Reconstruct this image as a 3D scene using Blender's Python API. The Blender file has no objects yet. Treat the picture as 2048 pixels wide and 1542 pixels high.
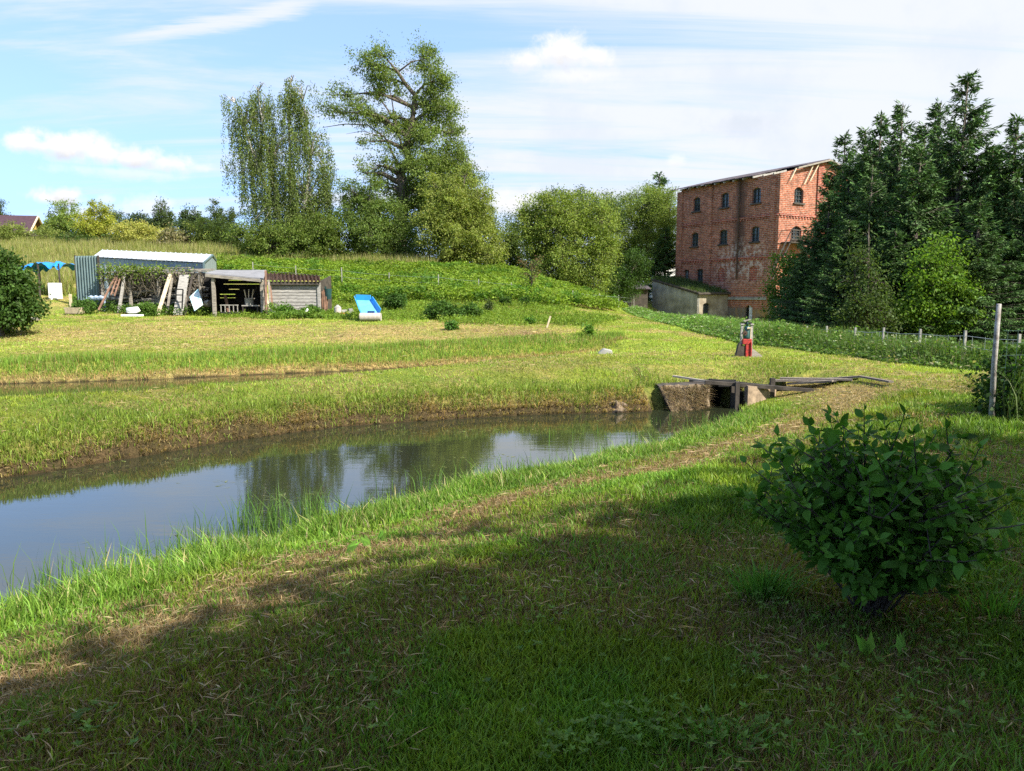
import bpy, math
import numpy as np
from mathutils import Vector

# ------------------------------------------------------------------ camera, sky, sun, exposure
SC = bpy.context.scene
COL = SC.collection
CAMZ, PITCH, FPX = 1.6, math.radians(7.0), 1500.0
cd = bpy.data.cameras.new('camera'); cam = bpy.data.objects.new('camera', cd); COL.objects.link(cam)
cam.location = (0, 0, CAMZ); cam.rotation_euler = (math.pi/2 - PITCH, 0, 0)
cd.sensor_width = 36; cd.lens = 36*FPX/2048; cd.clip_start = 0.05; cd.clip_end = 3000
SC.camera = cam
SUN_AZ, SUN_EL = math.radians(126), math.radians(43)
SUN = np.array([math.sin(SUN_AZ)*math.cos(SUN_EL), math.cos(SUN_AZ)*math.cos(SUN_EL), math.sin(SUN_EL)])
sl = bpy.data.lights.new('sun', 'SUN'); sun = bpy.data.objects.new('sun', sl); COL.objects.link(sun)
sl.energy = 3.9; sl.angle = math.radians(0.6); sl.color = (1.0, 0.94, 0.83)
sun.rotation_euler = Vector(SUN).to_track_quat('Z', 'Y').to_euler()
SC.view_settings.view_transform = 'Standard'; SC.view_settings.look = 'None'
SC.view_settings.exposure = 1.5; SC.view_settings.gamma = 1.0
SC.cycles.max_bounces = 6; SC.cycles.transparent_max_bounces = 6
SC.cycles.diffuse_bounces = 3; SC.cycles.glossy_bounces = 3; SC.cycles.transmission_bounces = 3
SC.cycles.caustics_reflective = False; SC.cycles.caustics_refractive = False
SC.cycles.use_denoising = False


class NT:
    """small helper round a node tree"""
    def __init__(s, nt): s.t = nt
    def n(s, typ, **kw):
        nd = s.t.nodes.new(typ)
        for k, v in kw.items(): setattr(nd, k, v)
        return nd
    def put(s, sock, v):
        if hasattr(v, 'is_output') or hasattr(v, 'links'): s.t.links.new(v, sock)
        else: sock.default_value = v
    def m(s, op, a, b=0.0, c=None, clamp=False):
        nd = s.n('ShaderNodeMath', operation=op, use_clamp=clamp)
        s.put(nd.inputs[0], a); s.put(nd.inputs[1], b)
        if c is not None: s.put(nd.inputs[2], c)
        return nd.outputs[0]
    def noise(s, vec, scale, detail=4.0, rough=0.55, dist=0.0):
        nd = s.n('ShaderNodeTexNoise'); s.put(nd.inputs['Vector'], vec)
        nd.inputs['Scale'].default_value = scale; nd.inputs['Detail'].default_value = detail
        nd.inputs['Roughness'].default_value = rough; nd.inputs['Distortion'].default_value = dist
        return nd.outputs[0]
    def ramp(s, fac, a, b, lo=0.0, hi=1.0, smooth=True):
        nd = s.n('ShaderNodeMapRange'); nd.interpolation_type = 'SMOOTHSTEP' if smooth else 'LINEAR'
        s.put(nd.inputs[0], fac); nd.inputs[1].default_value = a; nd.inputs[2].default_value = b
        nd.inputs[3].default_value = lo; nd.inputs[4].default_value = hi
        return nd.outputs[0]
    def mix(s, fac, a, b, typ='MIX'):
        nd = s.n('ShaderNodeMix', data_type='RGBA', blend_type=typ); s.put(nd.inputs[0], fac)
        s.put(nd.inputs[6], a if not isinstance(a, tuple) else (*a, 1)); s.put(nd.inputs[7], b if not isinstance(b, tuple) else (*b, 1))
        return nd.outputs[2]
    def scale(s, vec, sc):
        nd = s.n('ShaderNodeMapping'); s.put(nd.inputs[0], vec); nd.inputs[3].default_value = sc
        return nd.outputs[0]


def build_world():
    w = bpy.data.worlds.new('World'); SC.world = w; w.use_nodes = True
    N = NT(w.node_tree); bg = w.node_tree.nodes['Background']
    sk = N.n('ShaderNodeTexSky'); sk.sky_type = 'NISHITA'; sk.sun_disc = False
    sk.sun_elevation = SUN_EL; sk.sun_rotation = SUN_AZ; sk.dust_density = 0.7; sk.ozone_density = 2.4
    tc = N.n('ShaderNodeTexCoord').outputs['Generated']
    sp = N.n('ShaderNodeSeparateXYZ'); N.put(sp.inputs[0], tc); X, Y, Z = sp.outputs
    cs = N.n('ShaderNodeCombineXYZ'); N.put(cs.inputs[0], X); N.put(cs.inputs[1], Y); N.put(cs.inputs[2], N.m('ADD', N.m('MULTIPLY', N.m('MAXIMUM', Z, 0.0), .8), .30)); nv = N.n('ShaderNodeVectorMath', operation='NORMALIZE'); N.put(nv.inputs[0], cs.outputs[0]); N.put(sk.inputs[0], nv.outputs[0])
    az = N.m('MULTIPLY', N.m('ARCTAN2', X, Y), 57.2958)
    el = N.m('MULTIPLY', N.m('ARCSINE', Z), 57.2958)
    # flat cloud layer: direction over height
    zz = N.m('ADD', N.m('MAXIMUM', Z, 0.0), 0.10)
    cb = N.n('ShaderNodeCombineXYZ'); N.put(cb.inputs[0], N.m('DIVIDE', X, zz)); N.put(cb.inputs[1], N.m('DIVIDE', Y, zz))
    P = cb.outputs[0]
    mp = N.n('ShaderNodeMapping'); N.put(mp.inputs[0], P); mp.inputs[2].default_value = (0, 0, math.radians(-28)); mp.inputs[3].default_value = (0.45, 2.0, 1)
    v1 = N.noise(mp.outputs[0], 0.9, 8, 0.62, 0.9)
    v2 = N.noise(P, 0.45, 5, 0.55, 0.3)
    veil = N.m('ADD', N.m('MULTIPLY', v1, 0.85), N.m('MULTIPLY', v2, 0.35))
    veil = N.m('ADD', veil, N.m('MULTIPLY', N.m('ADD', az, 8), 0.0052))     # thicker thin cloud towards the right
    veil = N.ramp(veil, 0.47, 0.74, 0.08, 0.97)
    # long wisp at the top left
    d = N.m('SUBTRACT', el, N.m('ADD', N.m('MULTIPLY', az, 0.302), 23.9))
    wn = N.noise(mp.outputs[0], 2.6, 8, 0.7, 0.6)
    d = N.m('ADD', d, N.m('MULTIPLY', N.m('SUBTRACT', wn, 0.5), 3.6))
    wisp = N.m('MULTIPLY', N.ramp(N.m('ABSOLUTE', d), 0.0, 1.0, 0.9, 0.0), N.ramp(az, -30, -24))
    wisp = N.m('MULTIPLY', wisp, N.ramp(az, -10, -16, 0, 1))
    veil = N.m('MAXIMUM', veil, wisp)
    # small fair-weather clouds: (azimuth, elevation, half width, half height, strength)
    blobs = []
    for px, py, wa, we, st in [(70, 290, 1.9, .75, 1.0), (135, 292, 2.6, 1.05, 1.0), (200, 308, 2.6, 1.05, 1.0), (270, 315, 2.6, .85, 1.0), (340, 328, 2.8, .8, .9), (400, 335, 1.6, .45, .6), (250, 345, 5.0, .5, .5), (95, 395, 2.3, .6, 1.0), (125, 388, 1.3, .6, 1.0), (150, 430, 3.0, .8, .6), (290, 415, 3.0, .9, .6), (215, 400, .8, .4, .5),
             (1130, 105, 2.9, 1.3, 1.0), (1190, 115, 2.0, 1.1, .9), (1050, 122, 1.9, .8, .9), (1150, 150, 3.2, 1.0, .55), (1355, 322, .8, .55, .5), (1045, 405, 2.2, 1.2, .7), (370, 202, 1.3, .45, -.4), (1500, 250, 3.5, 1.0, -.2)]:
        u_, v_ = (px-1024)/FPX, (771-py)/FPX; dx_, dy_, dz_ = u_, math.cos(PITCH)+v_*math.sin(PITCH), -math.sin(PITCH)+v_*math.cos(PITCH)
        blobs.append((math.degrees(math.atan2(dx_, dy_)), math.degrees(math.atan2(dz_, math.hypot(dx_, dy_))), wa, we, st))
    bn = N.noise(tc, 22, 7, 0.62, 0.2); bn2 = N.noise(tc, 60, 4, 0.6)
    tot = None; shade = None; under = 0.0
    for a0, e0, wa, we, st in blobs:
        u = N.m('DIVIDE', N.m('SUBTRACT', az, a0), wa); v = N.m('DIVIDE', N.m('SUBTRACT', el, e0), we)
        rr = N.m('SQRT', N.m('ADD', N.m('MULTIPLY', u, u), N.m('MULTIPLY', v, v)))
        q = N.m('ADD', N.m('SUBTRACT', 1.15, rr), N.m('MULTIPLY', N.m('SUBTRACT', bn, 0.5), 2.6))
        q = N.m('ADD', q, N.m('MULTIPLY', N.m('SUBTRACT', bn2, 0.5), 0.8))
        q = N.ramp(q, 0.0, 1.0, 0.0, abs(st))
        if st < 0:
            shade = q; continue
        tot = q if tot is None else N.m('MAXIMUM', tot, q)
        under = N.m('MAXIMUM', under, N.m('MULTIPLY', q, N.ramp(N.m('ADD', v, N.m('MULTIPLY', bn2, .8)), .5, -.5)))
    grey = N.ramp(N.noise(tc, 9, 5, .6), .45, .7, 0.0, 1.0)
    base = N.mix(N.m('MULTIPLY', veil, 1.0), sk.outputs[0], (2.2, 2.28, 2.42))
    # horizon whitening is already in the sky; a grey wash in the veil
    base = N.mix(N.m('MULTIPLY', N.m('MULTIPLY', grey, veil), 0.35), base, (1.60, 1.86, 2.15))
    base = N.mix(shade, base, (1.25, 1.45, 1.85))
    low = N.ramp(el, 9, 0, 0, .45); base = N.mix(low, base, (1.35, 1.75, 2.15))
    base = N.mix(tot, base, N.mix(under, (2.6, 2.55, 2.5), (1.75, 1.8, 1.95)))
    N.put(bg.inputs[0], base); bg.inputs[1].default_value = 0.15
build_world()

# ------------------------------------------------------------------ picture <-> world helpers (for measuring only)
cp, sp_ = math.cos(PITCH), math.sin(PITCH)
def ray(px, py):
    u, v = (px-1024)/FPX, (771-py)/FPX
    return np.array([u, cp + v*sp_, -sp_ + v*cp])
def at_y(px, py, Y):
    d = ray(px, py); t = Y/d[1]
    return np.array([d[0]*t, Y, CAMZ + d[2]*t])
def at_z(px, py, z):
    d = ray(px, py); t = (z-CAMZ)/d[2]
    return np.array([d[0]*t, d[1]*t, z])
def proj(P):
    x, y, z = P[:, 0], P[:, 1], P[:, 2]-CAMZ
    f = y*cp - z*sp_; up = y*sp_ + z*cp
    f = np.where(f < .01, .01, f)
    return 1024 + FPX*x/f, 771 - FPX*up/f
rng = np.random.default_rng(7)
def U(a, b, n=None): return rng.uniform(a, b, n)

def _hash(i, j, s):
    h = (i*374761393 + j*668265263 + s*144665) & 0xffffffff
    h = ((h ^ (h >> 13))*1274126177) & 0xffffffff
    return ((h ^ (h >> 16)) & 0xffff)/65535.0
def vnoise(x, y, sc, seed=0, oct=3):
    x = np.asarray(x, float)/sc + 1000; y = np.asarray(y, float)/sc + 1000; out = 0; amp = 1; tot = 0
    for o in range(oct):
        i = np.floor(x).astype(np.int64); j = np.floor(y).astype(np.int64); fx = x-i; fy = y-j
        fx = fx*fx*(3-2*fx); fy = fy*fy*(3-2*fy)
        a = _hash(i, j, seed+o); b = _hash(i+1, j, seed+o); c = _hash(i, j+1, seed+o); d = _hash(i+1, j+1, seed+o)
        out = out + amp*((a*(1-fx)+b*fx)*(1-fy)+(c*(1-fx)+d*fx)*fy); tot += amp; amp *= .5; x = x*2.03; y = y*2.03
    return out/tot
def sst(x, a, b):
    t = np.clip((np.asarray(x, float)-a)/(b-a), 0, 1); return t*t*(3-2*t)

# ------------------------------------------------------------------ terrain
W1, W2 = -0.75, -0.38          # water levels: pond and the higher back ditch
def ext(p, q, k): return p + (p-q)/np.linalg.norm(p-q)*k
near = [at_z(x, y, W1)[:2] for x, y in [(0, 1250), (120, 1214), (300, 1164), (480, 1112), (640, 1074), (820, 1014), (960, 980), (1060, 958), (1200, 928), (1340, 894), (1440, 862), (1490, 832)]]
far = [at_z(x, y, W1)[:2] for x, y in [(0, 957), (100, 943), (200, 925), (310, 908), (430, 886), (560, 868), (700, 851), (900, 838), (1040, 830), (1150, 827), (1195, 826), (1270, 824), (1345, 822), (1418, 816)]]
near = [ext(near[0], near[1], 22)] + near; far = [ext(far[0], far[2], 22)] + far
POND = np.array(near + [near[-1]+np.array([.12, .8]), far[-1]+np.array([.1, .8])] + far[::-1])
d2far = [at_z(x, y, W2)[:2] for x, y in [(0, 768), (150, 764), (300, 759), (500, 750), (700, 742), (900, 730), (1100, 718), (1190, 712)]]
d2far = [ext(d2far[0], d2far[2], 25)] + d2far
d2near = [p + np.array([.25, -1]) * w for p, w in zip(d2far, [4.2, 4.0, 3.9, 3.6, 3.0, 2.3, 1.6, .9, .3])]
DITCH = np.array(d2near + d2far[::-1])

def poly_sd(x, y, poly):
    d2 = np.full(x.shape, 1e18); inside = np.zeros(x.shape, bool)
    n = len(poly)
    for i in range(n):
        a, b = poly[i], poly[(i+1) % n]; e = b-a; L = e@e
        t = np.clip(((x-a[0])*e[0]+(y-a[1])*e[1])/L, 0, 1)
        d2 = np.minimum(d2, (x-a[0]-t*e[0])**2+(y-a[1]-t*e[1])**2)
        c = ((a[1] > y) != (b[1] > y)) & (x < (b[0]-a[0])*(y-a[1])/(b[1]-a[1]+1e-12)+a[0])
        inside ^= c
    d = np.sqrt(d2); return np.where(inside, -d, d)
def line_sd(x, y, line):
    d2 = np.full(x.shape, 1e18)
    for a, b in zip(line[:-1], line[1:]):
        a = np.array(a); b = np.array(b); e = b-a; t = np.clip(((x-a[0])*e[0]+(y-a[1])*e[1])/(e@e), 0, 1)
        d2 = np.minimum(d2, (x-a[0]-t*e[0])**2+(y-a[1]-t*e[1])**2)
    return np.sqrt(d2)

ctrl = []
for X in (-18, -9, -3, 3, 8, 14):
    for Y in (-14, -5, 2, 7): ctrl.append((X, Y, 0.0))
for X in (-12, -6, -1, 4): ctrl.append((X, 12.3 + .18*(X+12), -.03))
def cy(px, py, Y): p = at_y(px, py, Y); ctrl.append(tuple(p))
def cz(px, py, z): p = at_z(px, py, z); ctrl.append(tuple(p))
for px in (-500, 0, 400, 800): cz(px, 702, .05); cz(px, 690, .08)
for px in (-500, 0, 300, 600, 850): cy(px, 650, 26.5); cy(px, 636, 31)
cy(1020, 655, 26.5); cy(1000, 638, 31); cz(1110, 690, .05); cz(1180, 668, .2)
for px, py, Y in [(620, 625, 36), (700, 602, 40), (800, 575, 46), (700, 540, 54), (560, 530, 56), (860, 530, 56), (960, 560, 50), (1000, 542, 58), (1100, 575, 52), (1090, 612, 38), (1190, 600, 48), (1240, 622, 42), (1280, 634, 42),
                  (1000, 610, 38), (900, 600, 40), (450, 540, 50), (300, 600, 40), (80, 600, 36), (0, 560, 44), (120, 540, 50), (-200, 560, 46), (100, 505, 62), (300, 500, 62), (450, 505, 62), (-300, 500, 64),
                  (50, 478, 84), (400, 490, 80), (700, 505, 78), (-300, 470, 86), (-300, 650, 26), (0, 662, 25.5), (1000, 540, 75), (1200, 575, 75)]: cy(px, py, Y)
for px, py, Y in [(1400, 655, 33), (1480, 668, 29), (1600, 690, 23.5), (1300, 640, 37), (1250, 660, 29)]: cy(px, py, Y)
for px, Y, z in [(1480, 66, -1.15), (1300, 66, -1.0), (1400, 50, -.8), (1700, 60, -1.2), (1800, 40, -.7), (1700, 32, -.45), (1950, 30, -.5), (2300, 30, -.5), (1560, 42, -.75), (1950, 20, -.15), (2200, 60, -1), (1350, 90, -.6), (1600, 95, -.8), (2500, 90, -.8)]:
    p = at_y(px, 600, Y); ctrl.append((p[0], Y, z))
for _px, _Y, _z in ((1450, 41, -.62), (1350, 47, -.35), (1550, 35, -.5), (1480, 50, -.95)): _p = at_y(_px, 600, _Y); ctrl.append((_p[0], _Y, _z))
ctrl.append((25, 10, -.05)); ctrl.append((30, -10, 0)); ctrl.append((-35, 5, 0)); ctrl.append((-35, -12, 0)); ctrl.append((-60, 100, 9)); ctrl.append((0, 105, 4.5)); ctrl.append((60, 100, -.5)); ctrl.append((-30, 105, 8))
ctrl = np.array(ctrl)
def _phi(r): return np.where(r > 1e-9, r*r*np.log(r+1e-9), 0)
_c = ctrl[:, :2]/20.0
_K = _phi(np.linalg.norm(_c[:, None]-_c[None], axis=2)) + np.eye(len(_c))*0.004
_A = np.block([[_K, np.c_[np.ones(len(_c)), _c]], [np.r_[np.ones((1, len(_c))), _c.T], np.zeros((3, 3))]])
_w = np.linalg.solve(_A, np.r_[ctrl[:, 2], 0, 0, 0])
def base_h(x, y):
    cx = np.clip(x, -60, 60)/20.0; cyy = np.clip(y, -12, 100)/20.0
    out = _w[-3] + _w[-2]*cx + _w[-1]*cyy
    for i in range(len(_c)):
        out = out + _w[i]*_phi(np.hypot(cx-_c[i, 0], cyy-_c[i, 1]))
    return out
NEARL = near + [near[-1]+np.array([.12, .8])]
def height(x, y, full=False):
    x = np.asarray(x, float); y = np.asarray(y, float)
    B = base_h(x, y)
    far_away = np.hypot(x, y)
    B = B + (vnoise(x, y, 3.0, 1)-.5)*.10*sst(far_away, 6, 14) + (vnoise(x, y, .8, 5, 2)-.5)*.035 + (vnoise(x, y, 40, 9)-.5)*6*sst(far_away, 90, 300)
    d = poly_sd(x, y, POND)
    dn = line_sd(x, y, NEARL); side = np.abs(dn-np.abs(d)) < .02    # nearest edge is the near bank
    dd = np.maximum(d, 0)
    wob = (vnoise(x, y, 1.1, 31, 3)-.5)
    pn = W1 + .03*sst(dd, 0, .1) + .235*dd + .04*wob*sst(dd, .1, .6)
    pf = W1 + .12*sst(dd, 0, .05) + .24*sst(dd + wob*.5, 0, .45) + .42*sst(dd + wob*.6, .1, 3.1)
    prof = np.where(side, pn, pf)
    wz = sst(x, 2.72, 2.92)*(1-sst(x, 4.5, 4.9))*sst(y, 13.6, 14.0)*(~side)       # cut back behind the culvert's wing wall
    pw = W1 - .12 + .52*sst(dd, .36, .46) + .30*sst(dd, .5, 1.7); prof = prof*(1-wz)+pw*wz
    prof = np.where(d < 0, W1 - .5*sst(-d, 0, .6), prof)
    H = np.where(d < 3.6, np.minimum(B, prof + 9*sst(d, 3.0, 3.6)), B)
    d2 = poly_sd(x, y, DITCH); dd2 = np.maximum(d2, 0)
    ln = line_sd(x, y, d2near); s2 = np.abs(ln-np.abs(d2)) < .02
    p2 = np.where(s2, W2 + .36*sst(dd2, 0, 1.6), W2 + .08*sst(dd2, 0, .15) + .42*sst(dd2+wob*.4*sst(dd2, 0, .3), .0, 1.5))
    p2 = np.where(d2 < 0, W2 - .3*sst(-d2, 0, .4), p2)
    H = np.where(d2 < 1.9, np.minimum(H, p2 + 5*sst(d2, 1.5, 1.9)), H)
    if full: return H, d, side, d2, s2
    return H
def hz(x, y): return float(height(np.array([x]), np.array([y]))[0])
def on_ground(px, py, ymax=110, off=0.0):
    d = ray(px, py); t = np.arange(1.5, ymax, .02); z = CAMZ + d[2]*t
    g = height(d[0]*t, d[1]*t)+off
    k = np.nonzero(z <= g)[0]
    k = k[0] if len(k) else len(t)-1
    return np.array([d[0]*t[k], d[1]*t[k], g[k]-off])
def gpt(px, Y):
    """ground point under picture column px at depth Y"""
    x = (px-1024)/FPX*Y*1.005; return np.array([x, Y, hz(x, Y)])

# dryness 0..1 of the grass (mown straw), and tint
def dryness(x, y, d, side, d2, H):
    n = vnoise(x, y, 1.3, 11, 4); n2 = vnoise(x*.6, y, .5, 17, 3)
    near_tan = (side & (d > .8))*(1-sst(d, 2.6, 5.0))*.06
    dry = sst(n*.65+n2*.35+near_tan, .45, .60)*.88
    band = np.where(side & (d > 0), np.exp(-((d-1.85-(n-.5)*1.4)/.7)**2), 0)*np.where(y < 20, 1, 0)
    dry = np.maximum(dry*.8, band*(.62+.8*n2))
    dry = np.where(side & (d < .85), dry*.15, dry)
    fb = (~side) & (d > 0) & (d < 4) & (y < 20)
    dry = np.where(fb, np.maximum(dry*.45+.10, .85*(1-sst(d, .05, .25+1.0*n))), dry)
    px, py = proj(np.c_[x, y, H])
    slope = sst(py, 642, 658)*(1-sst(py, 682, 700))*sst(y, 20, 22)*(1-sst(px, 1080, 1200))
    dry = np.maximum(dry, slope*(.22+.8*n))
    dry = np.where((d2 > 0) & (d2 < 1.0) & (y > 14), np.maximum(dry*.4, .9*(1-sst(d2, .15, .55))), dry)
    crest = (y > 10.5)*(d > 2.6)*(d2 > .5)*(d2 < 9)*(y < 23)
    dry = np.where(crest, np.clip(dry*.45+.26*sst(vnoise(x*.25, y, .7, 41, 3), .4, .65)+.05, 0, 1), dry)
    for (ex, ey, rx, ry) in ((1045, 667, 75, 8), (1110, 681, 60, 5), (950, 662, 80, 5), (750, 668, 120, 7), (450, 672, 200, 7)):
        dry = np.maximum(dry, np.exp(-(((px-ex)/rx)**2+((py-ey)/ry)**2))*(.5+.9*n2)*(y > 20))
    return np.clip(dry, 0, 1)

# ------------------------------------------------------------------ object helpers
def tag(o, label=None, cat=None, group=None, kind=None):
    if label: o['label'] = label
    if cat: o['category'] = cat
    if group: o['group'] = group
    if kind: o['kind'] = kind
    return o
def empty(name, loc, label, cat, group=None, rz=0):
    o = bpy.data.objects.new(name, None); COL.objects.link(o); o.location = tuple(loc); o.rotation_euler = (0, 0, rz)
    o.empty_display_size = .2
    return tag(o, label, cat, group)
def attach(o, parent):
    if parent is not None:
        o.parent = parent
def mesh_np(name, V, faces, mat, parent=None, col=None, smooth=False, world=True):
    """faces: list of (m,k) int arrays. V is in world coordinates; stored relative to the parent"""
    V = np.asarray(V, float)
    if parent is not None and world:
        V = V - np.array(parent.location)
        a = -parent.rotation_euler.z
        if abs(a) > 1e-9:
            c, s = math.cos(a), math.sin(a); V = np.c_[V[:, 0]*c-V[:, 1]*s, V[:, 0]*s+V[:, 1]*c, V[:, 2]]
    me = bpy.data.meshes.new(name)
    me.vertices.add(len(V)); me.vertices.foreach_set('co', V.astype(np.float32).ravel())
    loops = np.concatenate([f.ravel() for f in faces]); tot = np.concatenate([np.full(len(f), f.shape[1]) for f in faces])
    start = np.r_[0, np.cumsum(tot)[:-1]]
    me.loops.add(len(loops)); me.loops.foreach_set('vertex_index', loops.astype(np.int32))
    me.polygons.add(len(tot)); me.polygons.foreach_set('loop_start', start.astype(np.int32))
    me.polygons.foreach_set('loop_total', tot.astype(np.int32))
    if smooth: me.polygons.foreach_set('use_smooth', np.ones(len(tot), bool))
    if col is not None:
        a = me.color_attributes.new('Col', 'FLOAT_COLOR', 'POINT')
        a.data.foreach_set('color', np.c_[col, np.ones(len(col))].astype(np.float32).ravel())
    me.update(calc_edges=True); me.validate()
    me.materials.append(mat)
    o = bpy.data.objects.new(name, me); COL.objects.link(o); attach(o, parent)
    return o

class MB:
    """collects boxes, bars and tubes in world coordinates, built as one mesh"""
    def __init__(s): s.v = []; s.f = []
    def poly(s, pts):
        k = len(s.v); s.v += [tuple(map(float, p)) for p in pts]; s.f.append(tuple(range(k, k+len(pts)))); return s
    def hexa(s, b, t):
        k = len(s.v); s.v += [tuple(map(float, p)) for p in list(b)+list(t)]
        s.f += [(k+3, k+2, k+1, k), (k+4, k+5, k+6, k+7)] + [(k+i, k+(i+1) % 4, k+4+(i+1) % 4, k+4+i) for i in range(4)]
        return s
    def box(s, c, size, ax=(1, 0, 0), up=(0, 0, 1)):
        c = np.array(c, float); a = np.array(ax, float); a /= np.linalg.norm(a); u = np.array(up, float)
        u = u - a*(u@a); u /= np.linalg.norm(u); b = np.cross(u, a)
        hx, hy, hz_ = [k/2 for k in size]
        B = [c+a*i*hx+b*j*hy-u*hz_ for i, j in ((-1, -1), (1, -1), (1, 1), (-1, 1))]
        T = [c+a*i*hx+b*j*hy+u*hz_ for i, j in ((-1, -1), (1, -1), (1, 1), (-1, 1))]
        return s.hexa(B, T)
    def bar(s, p, q, w, h=None, up=(0, 0, 1)):
        p = np.array(p, float); q = np.array(q, float); h = h or w; d = q-p; L = np.linalg.norm(d); d = d/L
        if abs(d@np.array(up)) > .98: up = (0, 1, .01)
        return s.box((p+q)/2, (L, w, h), d, up)
    def tube(s, pts, rad, n=7, cap=True):
        pts = [np.array(p, float) for p in pts]; k = len(s.v); m = len(pts)
        rad = [rad]*m if not hasattr(rad, '__len__') else rad
        ref = np.array([.13, .27, .95])
        for i, p in enumerate(pts):
            d = pts[min(i+1, m-1)]-pts[max(i-1, 0)]; d /= (np.linalg.norm(d)+1e-9)
            if abs(d@ref) > .95: ref2 = np.array([1, .1, 0])
            else: ref2 = ref
            a = np.cross(d, ref2); a /= np.linalg.norm(a); b = np.cross(d, a)
            for j in range(n):
                th = 2*math.pi*j/n; s.v.append(tuple(p + rad[i]*(a*math.cos(th)+b*math.sin(th))))
        for i in range(m-1):
            for j in range(n):
                s.f.append((k+i*n+j, k+i*n+(j+1) % n, k+(i+1)*n+(j+1) % n, k+(i+1)*n+j))
        if cap: s.f.append(tuple(k+j for j in range(n))[::-1]); s.f.append(tuple(k+(m-1)*n+j for j in range(n)))
        return s
    def build(s, name, mat, parent=None, bevel=0, smooth=False):
        V = np.array(s.v)
        if parent is not None:
            V = V - np.array(parent.location); a = -parent.rotation_euler.z
            if abs(a) > 1e-9:
                c, q = math.cos(a), math.sin(a); V = np.c_[V[:, 0]*c-V[:, 1]*q, V[:, 0]*q+V[:, 1]*c, V[:, 2]]
        me = bpy.data.meshes.new(name); me.from_pydata(V.tolist(), [], s.f); me.update()
        if smooth: me.polygons.foreach_set('use_smooth', np.ones(len(me.polygons), bool))
        me.materials.append(mat); o = bpy.data.objects.new(name, me); COL.objects.link(o); attach(o, parent)
        if bevel:
            b = o.modifiers.new('bevel', 'BEVEL'); b.width = bevel; b.segments = 1; b.limit_method = 'ANGLE'
        return o

# ------------------------------------------------------------------ materials
def new_mat(name):
    m = bpy.data.materials.new(name); m.use_nodes = True; N = NT(m.node_tree)
    return m, N, m.node_tree.nodes['Principled BSDF'], m.node_tree.nodes['Material Output']
def foliage_mat(name, trans=.35, rough=.55, tint=(1.25, 1.35, .55), spec=.25):
    m, N, b, out = new_mat(name)
    a = N.n('ShaderNodeAttribute', attribute_name='Col')
    N.put(b.inputs['Base Color'], a.outputs['Color']); b.inputs['Roughness'].default_value = rough
    b.inputs['Specular IOR Level'].default_value = spec
    t = N.n('ShaderNodeBsdfTranslucent'); N.put(t.inputs[0], N.mix(1.0, a.outputs['Color'], tint, 'MULTIPLY'))
    mx = N.n('ShaderNodeMixShader'); mx.inputs[0].default_value = trans
    N.put(mx.inputs[1], b.outputs[0]); N.put(mx.inputs[2], t.outputs[0]); N.put(out.inputs[0], mx.outputs[0])
    return m
def plain(name, col, rough=.7, var=.25, scale=6.0, metal=0.0, bump=.0, bscale=40.0, col2=None, stretch=(1, 1, 1), spec=.4):
    m, N, b, out = new_mat(name)
    tc = N.scale(N.n('ShaderNodeTexCoord').outputs['Object'], stretch)
    n = N.noise(tc, scale, 6, .65)
    dark = tuple(c*(1-var) for c in col); lite = tuple(min(1, c*(1+var)) for c in col)
    c = N.mix(N.ramp(n, .3, .7), col2 or dark, lite)
    N.put(b.inputs['Base Color'], c); b.inputs['Roughness'].default_value = rough; b.inputs['Metallic'].default_value = metal
    b.inputs['Specular IOR Level'].default_value = spec
    if bump:
        bp = N.n('ShaderNodeBump'); bp.inputs['Strength'].default_value = bump; bp.inputs['Distance'].default_value = .01
        N.put(bp.inputs['Height'], N.noise(tc, bscale, 5, .6)); N.put(b.inputs['Normal'], bp.outputs[0])
    return m

M = {}
M['grass'] = foliage_mat('grass_blades', .38, .5)
M['leaf'] = foliage_mat('tree_leaves', .40, .55, spec=.15)
M['needle'] = foliage_mat('spruce_needles', .12, .6, (1.1, 1.2, .6))
M['shrubleaf'] = foliage_mat('shrub_leaves', .25, .45, (1.2, 1.5, .45), .08)
M['bark'] = plain('bark', (.085, .07, .055), .9, .5, 3, bump=.6, bscale=9, stretch=(3, 3, .6))
M['birchbark'] = plain('birch_bark', (.42, .40, .36), .8, .3, 5, bump=.3, col2=(.06, .05, .045), stretch=(1, 1, 2.5))
M['twig'] = plain('twig', (.10, .085, .06), .9, .3, 6)
M['oldwood'] = plain('weathered_wood', (.25, .225, .19), .85, .35, 3, bump=.5, bscale=30, stretch=(1, 1, 5))
M['greyplank'] = plain('grey_plank', (.30, .285, .26), .85, .4, 5, bump=.5, bscale=24, stretch=(1, 1, 9))
M['darkwood'] = plain('dark_wood', (.055, .045, .036), .85, .5, 4, bump=.4)
M['darkestwood'] = plain('near_black_wood', (.018, .016, .015), .8, .5, 4)  # near-black wood for shed backs, linings, hut doors and one rail
M['redwood'] = plain('reddish_pole', (.21, .12, .08), .7, .35, 5)
M['palewood'] = plain('pale_wood', (.52, .43, .30), .8, .25, 5, bump=.3)
M['concrete'] = plain('old_concrete', (.27, .265, .24), .9, .3, 1.6, bump=.6, bscale=14)
M['rust'] = plain('rusty_iron', (.075, .045, .03), .8, .5, 8, .2, bump=.4)
M['white'] = plain('white_enamel', (.78, .78, .76), .45, .08, 3)
M['black'] = plain('black_iron', (.02, .021, .022), .55, .3, 6, .3)
M['post'] = plain('pale_concrete_post', (.30, .29, .26), .85, .25, 7, bump=.3)
M['metalpost'] = plain('galvanised_post', (.30, .29, .27), .75, .3, 9, .1, bump=.4, col2=(.12, .095, .075))
M['wire'] = plain('galvanised_wire', (.36, .40, .40), .5, .2, 8, .5)
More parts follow.
